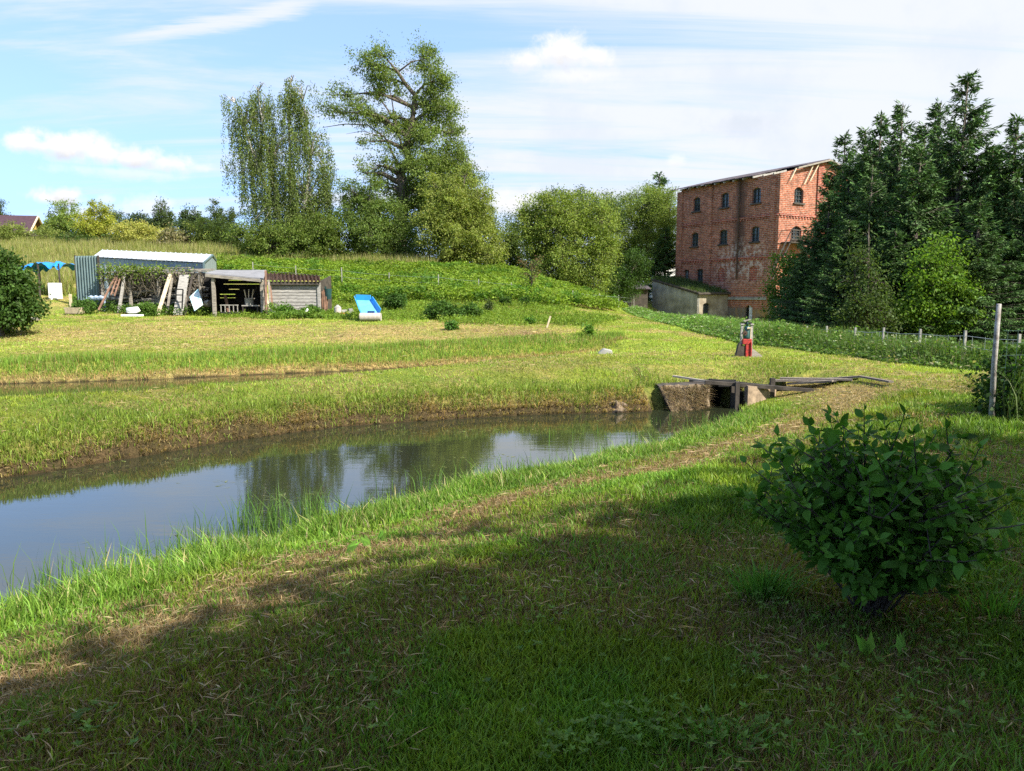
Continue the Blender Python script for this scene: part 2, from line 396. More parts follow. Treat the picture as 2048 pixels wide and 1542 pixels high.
M['greenwire'] = plain('green_coated_wire', (.03, .07, .055), .5, .2, 8)

def ground_mat():
    m, N, b, out = new_mat('lawn_ground')
    a = N.n('ShaderNodeAttribute', attribute_name='Col')
    pos = N.n('ShaderNodeNewGeometry').outputs['Position']
    n1 = N.noise(pos, 7, 8, .72); n2 = N.noise(pos, 45, 5, .7); n3 = N.noise(N.scale(pos, (.35, 1.6, 1)), 1.3, 6, .65)
    c = N.mix(1.0, a.outputs['Color'], N.mix(N.ramp(n1, .28, .72), (.55, .60, .6), (1.3, 1.22, 1.1)), 'MULTIPLY')
    c = N.mix(1.0, c, N.mix(N.ramp(n2, .3, .7), (.5, .53, .5), (1.35, 1.33, 1.25)), 'MULTIPLY')
    c = N.mix(1.0, c, N.mix(N.ramp(n3, .35, .65), (.82, .88, .8), (1.2, 1.12, 1.1)), 'MULTIPLY')
    N.put(b.inputs['Base Color'], c); b.inputs['Roughness'].default_value = .95; b.inputs['Specular IOR Level'].default_value = .1
    bp = N.n('ShaderNodeBump'); bp.inputs['Strength'].default_value = .9; bp.inputs['Distance'].default_value = .06
    N.put(bp.inputs['Height'], N.noise(pos, 16, 8, .75)); N.put(b.inputs['Normal'], bp.outputs[0])
    return m
def water_mat(name, base, ior=2.0, ripple=.018):
    m, N, b, out = new_mat(name)
    pos = N.n('ShaderNodeNewGeometry').outputs['Position']
    b.inputs['Base Color'].default_value = (*base, 1); b.inputs['Roughness'].default_value = .015; b.inputs['IOR'].default_value = ior
    bp = N.n('ShaderNodeBump'); bp.inputs['Strength'].default_value = ripple; bp.inputs['Distance'].default_value = .05
    h = N.m('ADD', N.noise(N.scale(pos, (1, 3.2, 1)), 1.6, 4, .6, .4), N.m('MULTIPLY', N.noise(N.scale(pos, (1, 2.5, 1)), 11, 3, .5), .12))
    N.put(bp.inputs['Height'], h); N.put(b.inputs['Normal'], bp.outputs[0])
    return m
M['ground'] = ground_mat(); M['water'] = water_mat('pond_water', (.022, .026, .014)); M['ditchwater'] = water_mat('ditch_water', (.03, .03, .015), 1.4)

# ------------------------------------------------------------------ ground sheet
GREEN = np.array([.15, .21, .04]); YGREEN = np.array([.24, .30, .05]); STRAW = np.array([.36, .27, .13]); MUD = np.array([.05, .038, .022])
def ground_cols(x, y, H, d, side, d2):
    dry = dryness(x, y, d, side, d2, H)
    dist = np.hypot(x, y)
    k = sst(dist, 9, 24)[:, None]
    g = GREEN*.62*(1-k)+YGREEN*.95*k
    px, py = proj(np.c_[x, y, H])
    lush = (sst(vnoise(x, y, 2.2, 23, 3), .5, .62)*.6)[:, None]
    g = g*(1-lush) + np.array([.15, .22, .035])*lush
    s = STRAW*(.62*(1-k)+1.05*k)
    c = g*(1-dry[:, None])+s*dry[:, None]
    c = np.where(((d < .28) & (H < W1+.35))[:, None], MUD*1.6, c)
    c = np.where((d < 0)[:, None] | (d2 < .05)[:, None], MUD, c)
    return c, dry
def build_ground():
    th = np.r_[np.arange(-40, 40.001, .115), np.arange(44, 316, 4.0)]; th = np.radians(th)
    r = [0.0005, .4]
    while r[-1] < 900: r.append(r[-1] + (max(.045, .0115*r[-1]) if not 12 < r[-1] < 24 else .095))
    r = np.array(r); R, T = np.meshgrid(r, th, indexing='ij')
    x = (R*np.sin(T)).ravel(); y = (R*np.cos(T)).ravel()
    H, d, side, d2, s2 = height(x, y, True)
    c, dry = ground_cols(x, y, H, d, side, d2)
    # bare earth slip and the worn edge of the terrace
    px, py = proj(np.c_[x, y, H])
    for (ex, ey, rx, ry, st) in [(1045, 667, 70, 7, .9), (1100, 680, 60, 5, .8), (960, 660, 80, 5, .4), (700, 668, 60, 8, .25), (30, 648, 50, 12, .7), (1240, 812, 50, 9, .7)]:
        q = np.exp(-(((px-ex)/rx)**2+((py-ey)/ry)**2))*st*(vnoise(x, y, .4, 3)*.9+.5)
        q = np.clip(q, 0, 1)[:, None]; c = c*(1-q)+np.array([.17, .115, .07])*q
    n, k = len(r), len(th); i = np.arange(n-1)[:, None]; j = np.arange(k)[None]
    j2 = (j+1) % k
    F = np.stack([i*k+j, i*k+j2, (i+1)*k+j2, (i+1)*k+j], -1).reshape(-1, 4)[:, ::-1]
    o = mesh_np('ground', np.c_[x, y, H], [F], M['ground'], col=c, smooth=True)
    tag(o, kind='structure')
build_ground()
def flat_poly(name, pts, z, mat):
    V = np.array([(p[0], p[1], z) for p in pts])
    me = bpy.data.meshes.new(name); me.from_pydata(V.tolist(), [], [tuple(range(len(V)))]); me.materials.append(mat)
    o = bpy.data.objects.new(name, me); COL.objects.link(o); tag(o, kind='structure'); return o
def grow(near_, far_, k):
    a = [p+np.array([.3, -.95])*k for p in near_]; b = [p+np.array([0.05, 1])*k for p in far_]; return a+b[::-1]
flat_poly('pond_water', grow(near+[near[-1]+np.array([.12, .7])], far+[far[-1]+np.array([.1, .7])], .22), W1, M['water'])
flat_poly('ditch_water', grow(d2near, d2far, .2), W2, M['ditchwater'])

# ------------------------------------------------------------------ grass
def blades(P, h, w, col, lean=.35, seg=True, name='grass', tipcol=1.15, jit=.22, dirs=None):
    n = len(P); a = U(0, 2*math.pi, n); f = np.c_[np.cos(a), np.sin(a), np.zeros(n)]
    b = U(0, 2*math.pi, n); l = np.c_[np.cos(b), np.sin(b), np.zeros(n)]*(U(.1, 1, n)*lean*h)[:, None]
    if dirs is not None: l = l + dirs*h[:, None]
    w2 = (w/2)[:, None]; up = np.array([0, 0, 1.0])
    c = col*(1+rng.normal(0, jit, (n, 1)))*(1+rng.normal(0, .06, (n, 3))); c = np.clip(c, .005, .9)
    if seg:
        mid = P + l*.3 + up*(h*.6)[:, None]; tip = P + l + up*(h*np.sqrt(np.clip(1-lean*lean*.25, .2, 1)))[:, None]
        V = np.stack([P-f*w2, P+f*w2, mid+f*w2*.75, mid-f*w2*.75, tip], 1).reshape(-1, 3)
        k = np.arange(n)*5
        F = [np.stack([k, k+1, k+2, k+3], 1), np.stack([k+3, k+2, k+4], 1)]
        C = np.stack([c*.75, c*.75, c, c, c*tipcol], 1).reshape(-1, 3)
    else:
        V = np.stack([P-f*w2, P+f*w2, P+l+up*h[:, None]], 1).reshape(-1, 3); k = np.arange(n)*3
        F = [np.stack([k, k+1, k+2], 1)]; C = np.repeat(c, 3, 0)
    return V, F, C
def stuff_mesh(name, parts, mat, label, cat):
    V = []; F = {3: [], 4: []}; C = []; k = 0
    for v, f, c in parts:
        V.append(v); C.append(c)
        for q in f: F[q.shape[1]].append(q+k)
        k += len(v)
    o = mesh_np(name, np.concatenate(V), [np.concatenate(q) for q in F.values() if q], mat, col=np.concatenate(C))
    return tag(o, label, cat, kind='stuff')
def leafq(P, L, W, d, nrm, c, jit=.2, fold=.12):
    d = d/(np.linalg.norm(d, axis=1)[:, None]+1e-9); s = np.cross(d, nrm); s /= (np.linalg.norm(s, axis=1)[:, None]+1e-9)
    nn = np.cross(s, d); L = L[:, None]; W = W[:, None]
    V = np.stack([P, P+d*L*.45+s*W/2+nn*W*fold, P+d*L-nn*L*.1, P+d*L*.45-s*W/2+nn*W*fold], 1).reshape(-1, 3)
    n = len(P); k = np.arange(n)*4
    c = np.clip(c*(1+rng.normal(0, jit, (n, 1)))*(1+rng.normal(0, .05, (n, 3))), .004, .9)
    return V, [np.stack([k, k+1, k+2, k+3], 1)], np.repeat(c, 4, 0)
def rdir(n, zs=1.0, zb=0.0):
    v = rng.normal(0, 1, (n, 3)); v[:, 2] = v[:, 2]*zs+zb; return v/np.linalg.norm(v, axis=1)[:, None]

def scatter_polar(n, r0, r1, p, half=38):
    e = 2-p; u = U(0, 1, n); r = (r0**e + u*(r1**e-r0**e))**(1/e); t = np.radians(U(-half, half, n))
    return r*np.sin(t), r*np.cos(t), r
# clearings kept free of grass: (polygon in world xy)
CLEAR = []

def build_lawn():
    x, y, r = scatter_polar(760000, 2.0, 46, 1.75)
    H, d, side, d2, s2 = height(x, y, True)
    px, py = proj(np.c_[x, y, H])
    keep = (d > .04) & (d2 > .05) & (py > 560) & (py < 1620) & (px > -60) & (px < 2110)
    wzz = (x > 2.7) & (x < 4.6) & (y > 13.6) & (~side) & (d < .55); keep &= ~wzz
    fb = (~side) & (d > 0) & (d < .25); keep &= ~(fb & (U(0, 1, len(x)) < .5))
    # not on the right behind the fence
    x, y, r, H, d, side, d2 = [q[keep] for q in (x, y, r, H, d, side, d2)]
    dry = dryness(x, y, d, side, d2, H); n = len(x)
    isd = U(0, 1, n) < dry*.95+.04
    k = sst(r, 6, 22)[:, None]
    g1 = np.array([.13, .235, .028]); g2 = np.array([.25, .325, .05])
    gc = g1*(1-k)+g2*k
    pn = vnoise(x, y, 1.6, 61, 3)[:, None]
    gc = gc*(.45+1.1*pn)*np.array([1, 1, 1]) + np.array([.05, .02, 0])*sst(vnoise(x, y, .7, 71, 2), .5, .7)[:, None]
    sc = np.array([.27, .19, .09])*(1-k)+np.array([.44, .35, .17])*k
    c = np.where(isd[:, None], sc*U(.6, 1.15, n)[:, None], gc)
    h = U(.026, .066, n)*(.6+.9*vnoise(x, y, .35, 5, 3))*(1+.15*np.minimum(r, 20)/6)
    h *= 1+.9*sst(vnoise(x, y, 1.1, 83, 2), .56, .72)*(1-dry)
    h *= 1-.42*sst(r, 9, 16)*(side | (d > 3) | (d2 < 6))
    stripe = np.sin((y-.22*x+.5*vnoise(x, y, 6, 13))*2*math.pi/1.9)*sst(r, 9, 14); gc = gc*(1+.13*stripe)[:, None]
    w = U(.0035, .007, n)*(1+r/6.5)
    lean = np.where(isd, 1.5, .7)
    h = np.where(isd, h*.7, h)
    P = np.c_[x, y, H-.004]
    nearm = r < 12
    parts = []
    for msk, sg in ((nearm & ~isd, True), (~nearm & ~isd, False), (isd, False)):
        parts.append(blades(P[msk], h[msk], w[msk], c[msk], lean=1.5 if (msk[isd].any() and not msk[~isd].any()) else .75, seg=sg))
    # mown straw lying flat
    x, y, r = scatter_polar(90000, 2.0, 30, 1.7); H, d, side, d2, s2 = height(x, y, True)
    dry = dryness(x, y, d, side, d2, H); k = (U(0, 1, len(x)) < dry*.5) & (d > .02) & (d2 > .1) & ~((x > 2.6) & (x < 4.2) & (d < .6) & ~side)
    x, y, H, r = x[k], y[k], H[k], r[k]; n = len(x)
    a = U(0, 2*math.pi, n); L = U(.03, .085, n)*(1+r/9)
    dd = np.c_[np.cos(a), np.sin(a), U(-.05, .22, n)]
    parts.append(leafq(np.c_[x, y, H+U(.005, .05, n)], L, U(.0018, .0036, n)*(1+r/4.5), dd, rdir(n, .3, 1), np.tile([.33, .25, .13], (n, 1)), .4))
    stuff_mesh('lawn_grass', parts, M['grass'], 'short mown lawn with yellow straw patches on both sides of the pond', 'grass')

    # tall fringe on the near bank, leaning over the water
    nseg = 46000
    pts = near; seg = U(0, 1, nseg); L = np.cumsum([0]+[np.linalg.norm(pts[i+1]-pts[i]) for i in range(len(pts)-1)])
    t = (L[-1]-18)*seg**.9; s = L[-1]-t
    i = np.clip(np.searchsorted(L, s)-1, 0, len(pts)-2); A = np.array(pts)
    e = A[i+1]-A[i]; ln = np.linalg.norm(e, axis=1)[:, None]; base = A[i]+e/ln*(s-L[i])[:, None]
    nrm = np.c_[e[:, 1], -e[:, 0]]/ln; nrm *= np.where(nrm[:, 1:] > 0, -1, 1)
    cl = vnoise(base[:, 0], base[:, 1], .55, 91, 3)
    off = rng.gamma(2.2, .17, nseg)-.16
    off = np.clip(off, -.22, 1.25)
    b = base+nrm*off[:, None]; H = height(b[:, 0], b[:, 1]); k = (H > W1-.12) & (b[:, 1] > 2.0) & ((off > -.1) | (cl > .5))
    b, H, off, nrm, cl = b[k], H[k], off[k], nrm[k], cl[k]; n = len(b)
    h = U(.08, .24, n)*(1-.45*np.clip(off, 0, 1.2))*(.6+1.1*cl)
    h *= np.where(U(0, 1, n) < .05, 1.7, 1)
    c = np.array([.15, .26, .035])*U(.6, 1.25, n)[:, None]*(.75+.5*vnoise(b[:, 0], b[:, 1], .5, 77, 2))[:, None]; h *= np.interp(np.hypot(b[:, 0], b[:, 1]), [4, 9, 14], [1, .8, .6])
    c = np.where((U(0, 1, n) < .10)[:, None], np.array([.42, .36, .17]), c)
    r = np.hypot(b[:, 0], b[:, 1]); dirs = np.c_[-nrm*(.30*U(-.3, 1, n))[:, None], np.zeros(n)]
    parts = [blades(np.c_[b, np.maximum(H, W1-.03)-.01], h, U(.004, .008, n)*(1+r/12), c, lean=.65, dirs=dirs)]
    # tall rushes standing in the shallows
    for (qx, qy, sp, cnt, hh) in [(75, 1205, .35, 45, .42), (150, 1185, .3, 40, .40), (395, 1110, .25, 60, .40), (440, 1100, .2, 40, .36), (520, 1075, .25, 110, .46), (590, 1065, .28, 150, .46), (630, 1058, .15, 60, .42), (300, 1142, .3, 40, .38), (870, 985, .3, 60, .30), (960, 968, .35, 70, .32), (1060, 943, .4, 60, .28), (1290, 885, .6, 80, .3), (1400, 850, .5, 60, .28), (210, 1165, .3, 40, .34)]:
        q = at_z(qx, qy, W1); X = rng.normal(q[0], sp, cnt); Yy = rng.normal(q[1], sp*.35, cnt)
        Z = np.maximum(height(X, Yy), W1-.02); r = np.hypot(X, Yy)
        parts.append(blades(np.c_[X, Yy, Z-.02], U(.5, 1.25, cnt)*hh, U(.004, .007, cnt)*(1+r/14), np.tile([.10, .19, .04], (cnt, 1)), lean=.45))
    stuff_mesh('bank_grass', parts, M['grass'], 'tall bright green grass fringe along the near bank of the pond', 'grass')

    # far bank: straw tufts at the water line, patchy green higher up
    parts = []
    A = np.array(far); L = np.r_[0, np.cumsum(np.linalg.norm(np.diff(A, axis=0), axis=1))]
    n = 30000; s = U(12, L[-1], n); i = np.clip(np.searchsorted(L, s)-1, 0, len(A)-2); e = A[i+1]-A[i]; ln = np.linalg.norm(e, axis=1)[:, None]
    base = A[i]+e/ln*(s-L[i])[:, None]; nrm = np.c_[-e[:, 1], e[:, 0]]/ln; nrm *= np.where(nrm[:, 1:] < 0, -1, 1)
    cl = vnoise(base[:, 0], base[:, 1], .7, 191, 3); off = rng.gamma(1.6, .28, n)-.05
    b = base+nrm*off[:, None]; H = height(b[:, 0], b[:, 1]); k = (off < 2.4) & (H > W1-.03) & (U(0, 1, n) < 1.2-.5*off) & ~((base[:, 0] > 2.75) & (off < .6))
    b, H, off, nrm, cl = b[k], H[k], off[k], nrm[k], cl[k]; n = len(b)
    dryp = np.clip(.9-off*1.7+(cl-.5)*2.0, .08, 1); keepk = 1; isd = U(0, 1, n) < dryp
    c = np.where(isd[:, None], np.array([.50, .37, .17])*U(.5, 1.2, n)[:, None], np.array([.20, .27, .04])*U(.7, 1.2, n)[:, None])
    h = np.where(isd, U(.05, .17, n), U(.05, .16, n))*(.5+1.1*cl)
    dirs = np.c_[-nrm*np.where(isd, .75, .1)[:, None], np.where(isd, -.55, 0)]
    parts.append(blades(np.c_[b, H+.02], h, U(.006, .013, n)*1.25, c, lean=.8, dirs=dirs))
    stuff_mesh('straw_fringe', parts, M['grass'], 'dry brown straw hanging over the far edge of the pond', 'grass')

    # back ditch: tall green grass on its far bank
    parts = []
    A = np.array(d2far); L = np.r_[0, np.cumsum(np.linalg.norm(np.diff(A, axis=0), axis=1))]
    n = 42000; s = U(14, L[-1]+1.5, n); i = np.clip(np.searchsorted(L, s)-1, 0, len(A)-2); e = A[i+1]-A[i]; ln = np.linalg.norm(e, axis=1)[:, None]
    base = A[i]+e/ln*(s-L[i])[:, None]; off = U(0, 2.3, n)**1.0; cl = vnoise(base[:, 0], base[:, 1]*3, 1.2, 291, 3)
    b = base+np.array([0, 1.0])*off[:, None]; H = height(b[:, 0], b[:, 1])
    low = off < .45
    isd = U(0, 1, n) < np.where(low, .8, .12)
    c = np.where(isd[:, None], np.array([.40, .29, .12])*U(.5, 1.1, n)[:, None], np.array([.17, .27, .04])*U(.7, 1.3, n)[:, None])
    h = np.where(low, U(.06, .15, n), U(.08, .26, n)*(.35+1.0*cl))
    h *= 1-.5*sst(off, 1.6, 2.3)
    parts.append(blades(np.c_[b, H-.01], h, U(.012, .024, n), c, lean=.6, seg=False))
    stuff_mesh('ditch_bank_grass', parts, M['grass'], 'taller green grass strip on the back ditch below the terrace', 'grass')
build_lawn()

# ------------------------------------------------------------------ trees
GL = dict(willow=(.15, .205, .05), bright=(.20, .275, .035), birch=(.135, .18, .05), dark=(.045, .085, .018), mid=(.085, .14, .028), yellow=(.20, .215, .035), sprucec=(.05, .10, .024), pine=(.06, .095, .035))
def tree(name, label, cat, base, clumps, leafcol, nleaf, L=.2, W=.09, trunkr=.2, cluster=.45, group=None, barkmat=None, limbs=None, hang=0, dens=None, fork=.35, shell=.55, mat='leaf'):
    """clumps: (x,y,z,rx,rz[,weight]) in world metres; ry = rx"""
    base = np.array(base, float); root = empty(name, base, label, cat, group)
    cl = [np.array(c[:3], float) for c in clumps]
    wts = np.array([c[3]*c[3]*c[4]*(c[5] if len(c) > 5 else 1) for c in clumps]); wts = wts/wts.sum()
    tb = MB()
    top = np.mean(cl, axis=0); hi = max(cl, key=lambda c: c[2]); hgt = hi[2]-base[2]
    tp = [base-np.array([0, 0, .2]), base+np.array([0, 0, hgt*.12]), base*(1-fork)+top*fork+np.array([0, 0, 0])]
    if limbs:
        tp = [np.array(p, float) for p in limbs[0]]
    tp.append(hi)
    # smooth trunk with slight wobble
    path = []
    for a, b in zip(tp[:-1], tp[1:]):
        for t in np.linspace(0, 1, 5)[:-1]: path.append(a*(1-t)+b*t+rng.normal(0, .03*hgt*.2, 3)*(t > 0))
    path.append(tp[-1]); path = np.array(path)
    rad = trunkr*(1-np.linspace(0, 1, len(path)))**.8+.02
    tb.tube(path, rad, 8)
    P = []; D = []; CC = []
    nodes = path[len(path)//6:]; nrad = rad[len(path)//6:]
    for ci, c in enumerate(clumps):
        cen = cl[ci]; rx, rz = c[3], c[4]
        # limb from the nearest lower trunk node
        cost = np.linalg.norm(nodes-cen, axis=1)+np.where(nodes[:, 2] > cen[2]-.25*rz, 3.0, 0)*hgt*.1
        j = int(np.argmin(cost)); a = nodes[j]; mid = (a+cen)/2+np.array([0, 0, .12*np.linalg.norm(cen-a)])
        tb.tube([a, mid, cen], [nrad[j]*.55+.01, nrad[j]*.38+.01, .02+rx*.008], 6)
        nc = max(4, int(round(wts[ci]*nleaf/ (dens or 70))))
        v = rdir(nc, .9, .12); rr = U(shell, 1.05, nc)[:, None]**.8*(1+.17*rng.normal(0, 1, (nc, 1)))
        pts = cen+v*rr*np.array([rx, rx, rz])
        for q in pts[:: max(1, nc//14)]:
            tb.tube([cen*.85+a*.15, (cen+q)/2+rng.normal(0, .08*rx, 3), q], [.018+rx*.006, .012+rx*.003, .006], 4, cap=False)
        per = max(3, int(wts[ci]*nleaf/nc))
        cs = cluster*U(.55, 1.35, nc)
        tint = 1+rng.normal(0, .14, nc)
        q = np.repeat(pts, per, 0)+rng.normal(0, 1, (nc*per, 3))*np.repeat(cs, per)[:, None]*np.array([.55, .55, .42])
        if hang:
            q[:, 2] -= np.abs(rng.normal(0, hang, len(q)))
        dd = np.repeat(v, per, 0)*.5+rng.normal(0, 1, (nc*per, 3))*.8; dd[:, 2] -= .35
        P.append(q); D.append(dd); CC.append(np.array(leafcol)*np.repeat(tint, per)[:, None])
    P = np.concatenate(P); D = np.concatenate(D); CC = np.concatenate(CC); n = len(P)
    g = height(P[:, 0], P[:, 1])+.05; k = P[:, 2] > g; P, D, CC = P[k], D[k], CC[k]; n = len(P)
    V, F, C = leafq(P, L*U(.6, 1.3, n), W*U(.6, 1.3, n), D, rdir(n, 1, .5), CC, .18)
    mesh_np('crown', V, F, M[mat], root, C)
    tb.build('trunk', barkmat or M['bark'], root, smooth=True)
    return root
def pc(Y, lst, jit=.25):
    """clumps from picture measurements: (px,py,r[,ry,weight,dy]) at depth Y"""
    out = []
    for c in lst:
        px, py, r = c[:3]; ry = c[3] if len(c) > 3 and c[3] else r; w = c[4] if len(c) > 4 else 1
        dy = c[5] if len(c) > 5 else U(-1, 1)*r/FPX*Y*jit*2
        p = at_y(px, py, Y+dy); s = (Y+dy)/FPX
        out.append((p[0], p[1], p[2], r*s*1.06, ry*s*1.06, w))
    return out

# big willow
WY = 62
wb = gpt(800, WY); 
def wp(px, py, dy=0): return at_y(px, py, WY+dy)
tree('willow_tree', 'tallest tree, an open-topped willow with a dark forked trunk behind the green slope', 'tree', wb,
     pc(WY, [(850, 118, 26, 34, 1), (868, 160, 34, 32, 1), (888, 215, 34, 40, 1), (848, 205, 30, 34, .8), (905, 265, 22, 26, .8), (762, 108, 26, 22, .8), (735, 130, 30, 24, .9), (770, 160, 34, 32, .9), (748, 190, 24, 20, .6),
             (682, 190, 24, 16, .9), (668, 222, 26, 18, .8), (715, 222, 34, 24, .9), (758, 238, 32, 22, .9), (800, 262, 36, 28, .8), (848, 270, 42, 34, .9), (895, 320, 38, 40, 1), (850, 340, 46, 40, 1), (800, 330, 34, 30, .6),
             (740, 282, 30, 18, .45), (752, 330, 30, 26, .4), (725, 345, 24, 20, .45), (775, 375, 34, 28, .5), (860, 400, 55, 45, 1), (920, 370, 30, 34, 1), (815, 430, 40, 40, .8), (905, 440, 50, 40, 1), (740, 410, 30, 26, .6), (770, 465, 40, 34, .8)]),
     GL['willow'], 84000, L=.20, W=.085, trunkr=.62, cluster=.62, shell=.3, dens=85,
     limbs=[[wb, wp(800, 440), wp(806, 370), wp(812, 300), wp(830, 190)]])
# extra visible limbs of the willow go with its trunk
WT = bpy.data.objects['willow_tree']
lb = MB()
for pts, r0 in [([(812, 290), (822, 235), (845, 190), (872, 165)], .2), ([(806, 300), (790, 240), (755, 190), (740, 160)], .17), ([(803, 345), (770, 275), (735, 250), (690, 248), (645, 255)], .15),
                ([(770, 275), (725, 262), (692, 268)], .07), ([(802, 375), (770, 365), (742, 362), (712, 368)], .13), ([(845, 190), (850, 150), (848, 105)], .09), ([(790, 240), (782, 190), (770, 140)], .1), ([(830, 220), (880, 190), (892, 150)], .08)]:
    lb.tube([wp(a, b, U(-.4, .4)) for a, b in pts], list(np.linspace(r0*.62, r0*.12, len(pts))), 7)
lb.build('limb', M['bark'], WT, smooth=True)
# lower right bushes beneath the willow
def bush_px(name, label, cat, Y, bpx, lst, col, n, **kw):
    if Y > 55 and kw.get('L', 0) >= .22 and n >= 5000:
        kw['L'] = .18; kw['W'] = .085; n = int(n*1.55); kw['cluster'] = kw.get('cluster', .6)*.85; kw['dens'] = 85
    b = gpt(bpx, Y); return tree(name, label, cat, b, pc(Y, lst), col, n, **kw)
bush_px('willow_tree', 'broad bright green willow bush in front of the tallest tree, on its right', 'tree', 57, 905,
        [(900, 420, 46), (950, 440, 40), (870, 460, 40), (915, 480, 52), (965, 480, 34, 44), (880, 510, 34, 22), (935, 515, 44, 24), (905, 385, 30, 26), (980, 510, 24, 24), (870, 375, 24), (930, 350, 20), (960, 395, 26)], (.205, .245, .055), 30000, L=.24, W=.1, trunkr=.25, cluster=.6, dens=60, shell=.5)
bush_px('willow_tree', 'dense dark green willow bush between the birch and the tallest tree', 'tree', 59, 745,
        [(720, 420, 36), (770, 435, 36), (700, 450, 30), (745, 470, 40), (800, 480, 38, 34), (710, 500, 30, 24), (765, 510, 38, 20), (830, 505, 30, 24), (705, 385, 24), (740, 372, 22, 18, .6)], (.12, .175, .042), 24000, L=.24, W=.1, trunkr=.22, cluster=.6, dens=60, shell=.5)
bush_px('willow_tree', 'narrow tree at the right flank of the tallest tree with a ragged top', 'tree', 63, 930, [(925, 330, 20, 26, .8), (915, 285, 14, 14, .6), (950, 370, 22, 26, .8), (965, 420, 22, 26), (975, 455, 20, 22), (945, 440, 26, 30)], (.13, .17, .05), 7000, L=.24, W=.1, trunkr=.14, cluster=.6, dens=50, shell=.3)

# weeping birch: hanging strands
def birch():
    Y = 60; b = gpt(585, Y); root = empty('weeping_birch', b, 'tall weeping birch with long hanging strands left of the tallest tree', 'tree')
    tb = MB()
    stems = [[(585, 525), (583, 430), (580, 330), (578, 250), (582, 165)], [(570, 520), (556, 420), (540, 320), (525, 240), (517, 182)], [(590, 500), (610, 400), (622, 310), (612, 240), (606, 200)], [(556, 420), (520, 340), (490, 250), (468, 205)]]
    for i, st in enumerate(stems):
        r = .26 if i == 0 else .17
        tb.tube([at_y(x, y+8, Y+U(-.4, .4)) for x, y in st], list(np.linspace(r, .012, len(st))), 7)
    # origins: px,py,rx,ry,weight,length(px)
    cl = [(583, 168, 15, 12, .7, 55), (592, 185, 24, 20, 1, 80), (575, 205, 20, 22, .9, 80), (604, 215, 22, 22, .9, 90), (626, 176, 5, 4, .10, 26), (515, 186, 26, 12, .8, 70), (535, 200, 24, 16, .9, 90), (520, 225, 26, 20, .9, 90), (497, 205, 14, 10, .4, 60), (462, 205, 14, 10, .5, 60), (478, 215, 16, 10, .45, 95), (490, 230, 14, 14, .4, 90),
          (560, 260, 34, 26, 1.3, 110), (600, 275, 30, 28, 1.2, 120), (635, 275, 20, 20, .5, 90), (520, 270, 30, 24, 1.1, 110), (485, 275, 18, 14, .5, 80), (466, 320, 12, 10, .35, 60), (482, 345, 14, 8, .35, 95), (500, 330, 18, 16, .5, 110), (545, 330, 34, 26, 1.3, 130), (590, 345, 36, 28, 1.3, 130), (640, 330, 22, 20, .8, 110), (650, 300, 10, 10, .3, 60),
          (620, 400, 30, 26, 1.2, 100), (570, 410, 30, 26, 1.1, 100), (535, 400, 16, 14, .5, 110), (655, 385, 16, 20, .7, 90), (600, 450, 46, 20, 1.2, 60), (640, 450, 34, 20, 1.1, 64), (560, 470, 40, 16, 1, 50), (520, 475, 26, 12, .7, 45), (665, 440, 16, 20, .7, 60), (500, 300, 26, 20, .6, 130), (470, 250, 18, 12, .35, 70), (540, 360, 40, 30, .9, 120), (625, 360, 40, 30, .9, 110), (510, 400, 22, 18, .5, 80), (575, 430, 50, 24, 1.2, 100), (655, 350, 14, 16, .45, 90), (600, 380, 50, 30, 1.0, 120), (560, 300, 50, 34, .9, 130), (545, 440, 40, 20, .8, 80), (640, 420, 34, 24, .9, 100)]
    P = []; D = []; CC = []; s = Y/FPX
    tot = sum(c[4] for c in cl)
    for (px, py, rx, ry, w, ln) in cl:
        nst = int(w/tot*2300)+4
        cen = at_y(px, py, Y); v = rdir(nst)*U(.2, 1, nst)[:, None]
        O = cen+v*np.array([rx*s*1.3, max(rx, 22)*s*1.1, ry*s*1.2])
        for q in O[::12]:
            st = stems[int(np.argmin([min(abs(x-px) for x, y in st_) for st_ in stems]))]
            j = min(st, key=lambda t: abs(t[0]-px)+abs(t[1]-py-20)); a = at_y(j[0], j[1], Y)
            tb.tube([a, (a+q)/2+np.array([0, 0, .5]), q], [.05, .03, .012], 4, cap=False)
        Ls = ln*s*(.25+.85*U(0, 1, nst)**1.6)*1.1
        sway = rng.normal(0, .07, (nst, 2)); bq = rng.integers(0, max(3, nst//4), nst); O = cen+(O[bq]-cen)+rng.normal(0, .16, (nst, 3))*np.array([1, 1, 1.6])
        cnt = np.maximum(5, (Ls*14).astype(int)); ids = np.repeat(np.arange(nst), cnt)
        t = U(0, 1, len(ids)); q = O[ids].copy(); q[:, 2] -= t*Ls[ids]; q[:, :2] += sway[ids]*(t*Ls[ids])[:, None]+rng.normal(0, .07, (len(ids), 2))
        tint = 1+rng.normal(0, .15, nst)
        P.append(q); dd = rng.normal(0, .5, (len(ids), 3)); dd[:, 2] -= 1.0; D.append(dd); CC.append(np.array(GL['birch'])*tint[ids][:, None])
    P = np.concatenate(P); D = np.concatenate(D); CC = np.concatenate(CC)
    g = height(P[:, 0], P[:, 1])+.1; k = P[:, 2] > g; P, D, CC = P[k], D[k], CC[k]; n = len(P)
    V, F, C = leafq(P, U(.10, .18, n), U(.06, .09, n), D, rdir(n), CC, .2)
    mesh_np('crown', V, F, M['leaf'], root, C); tb.build('trunk', M['birchbark'], root, smooth=True)
birch()
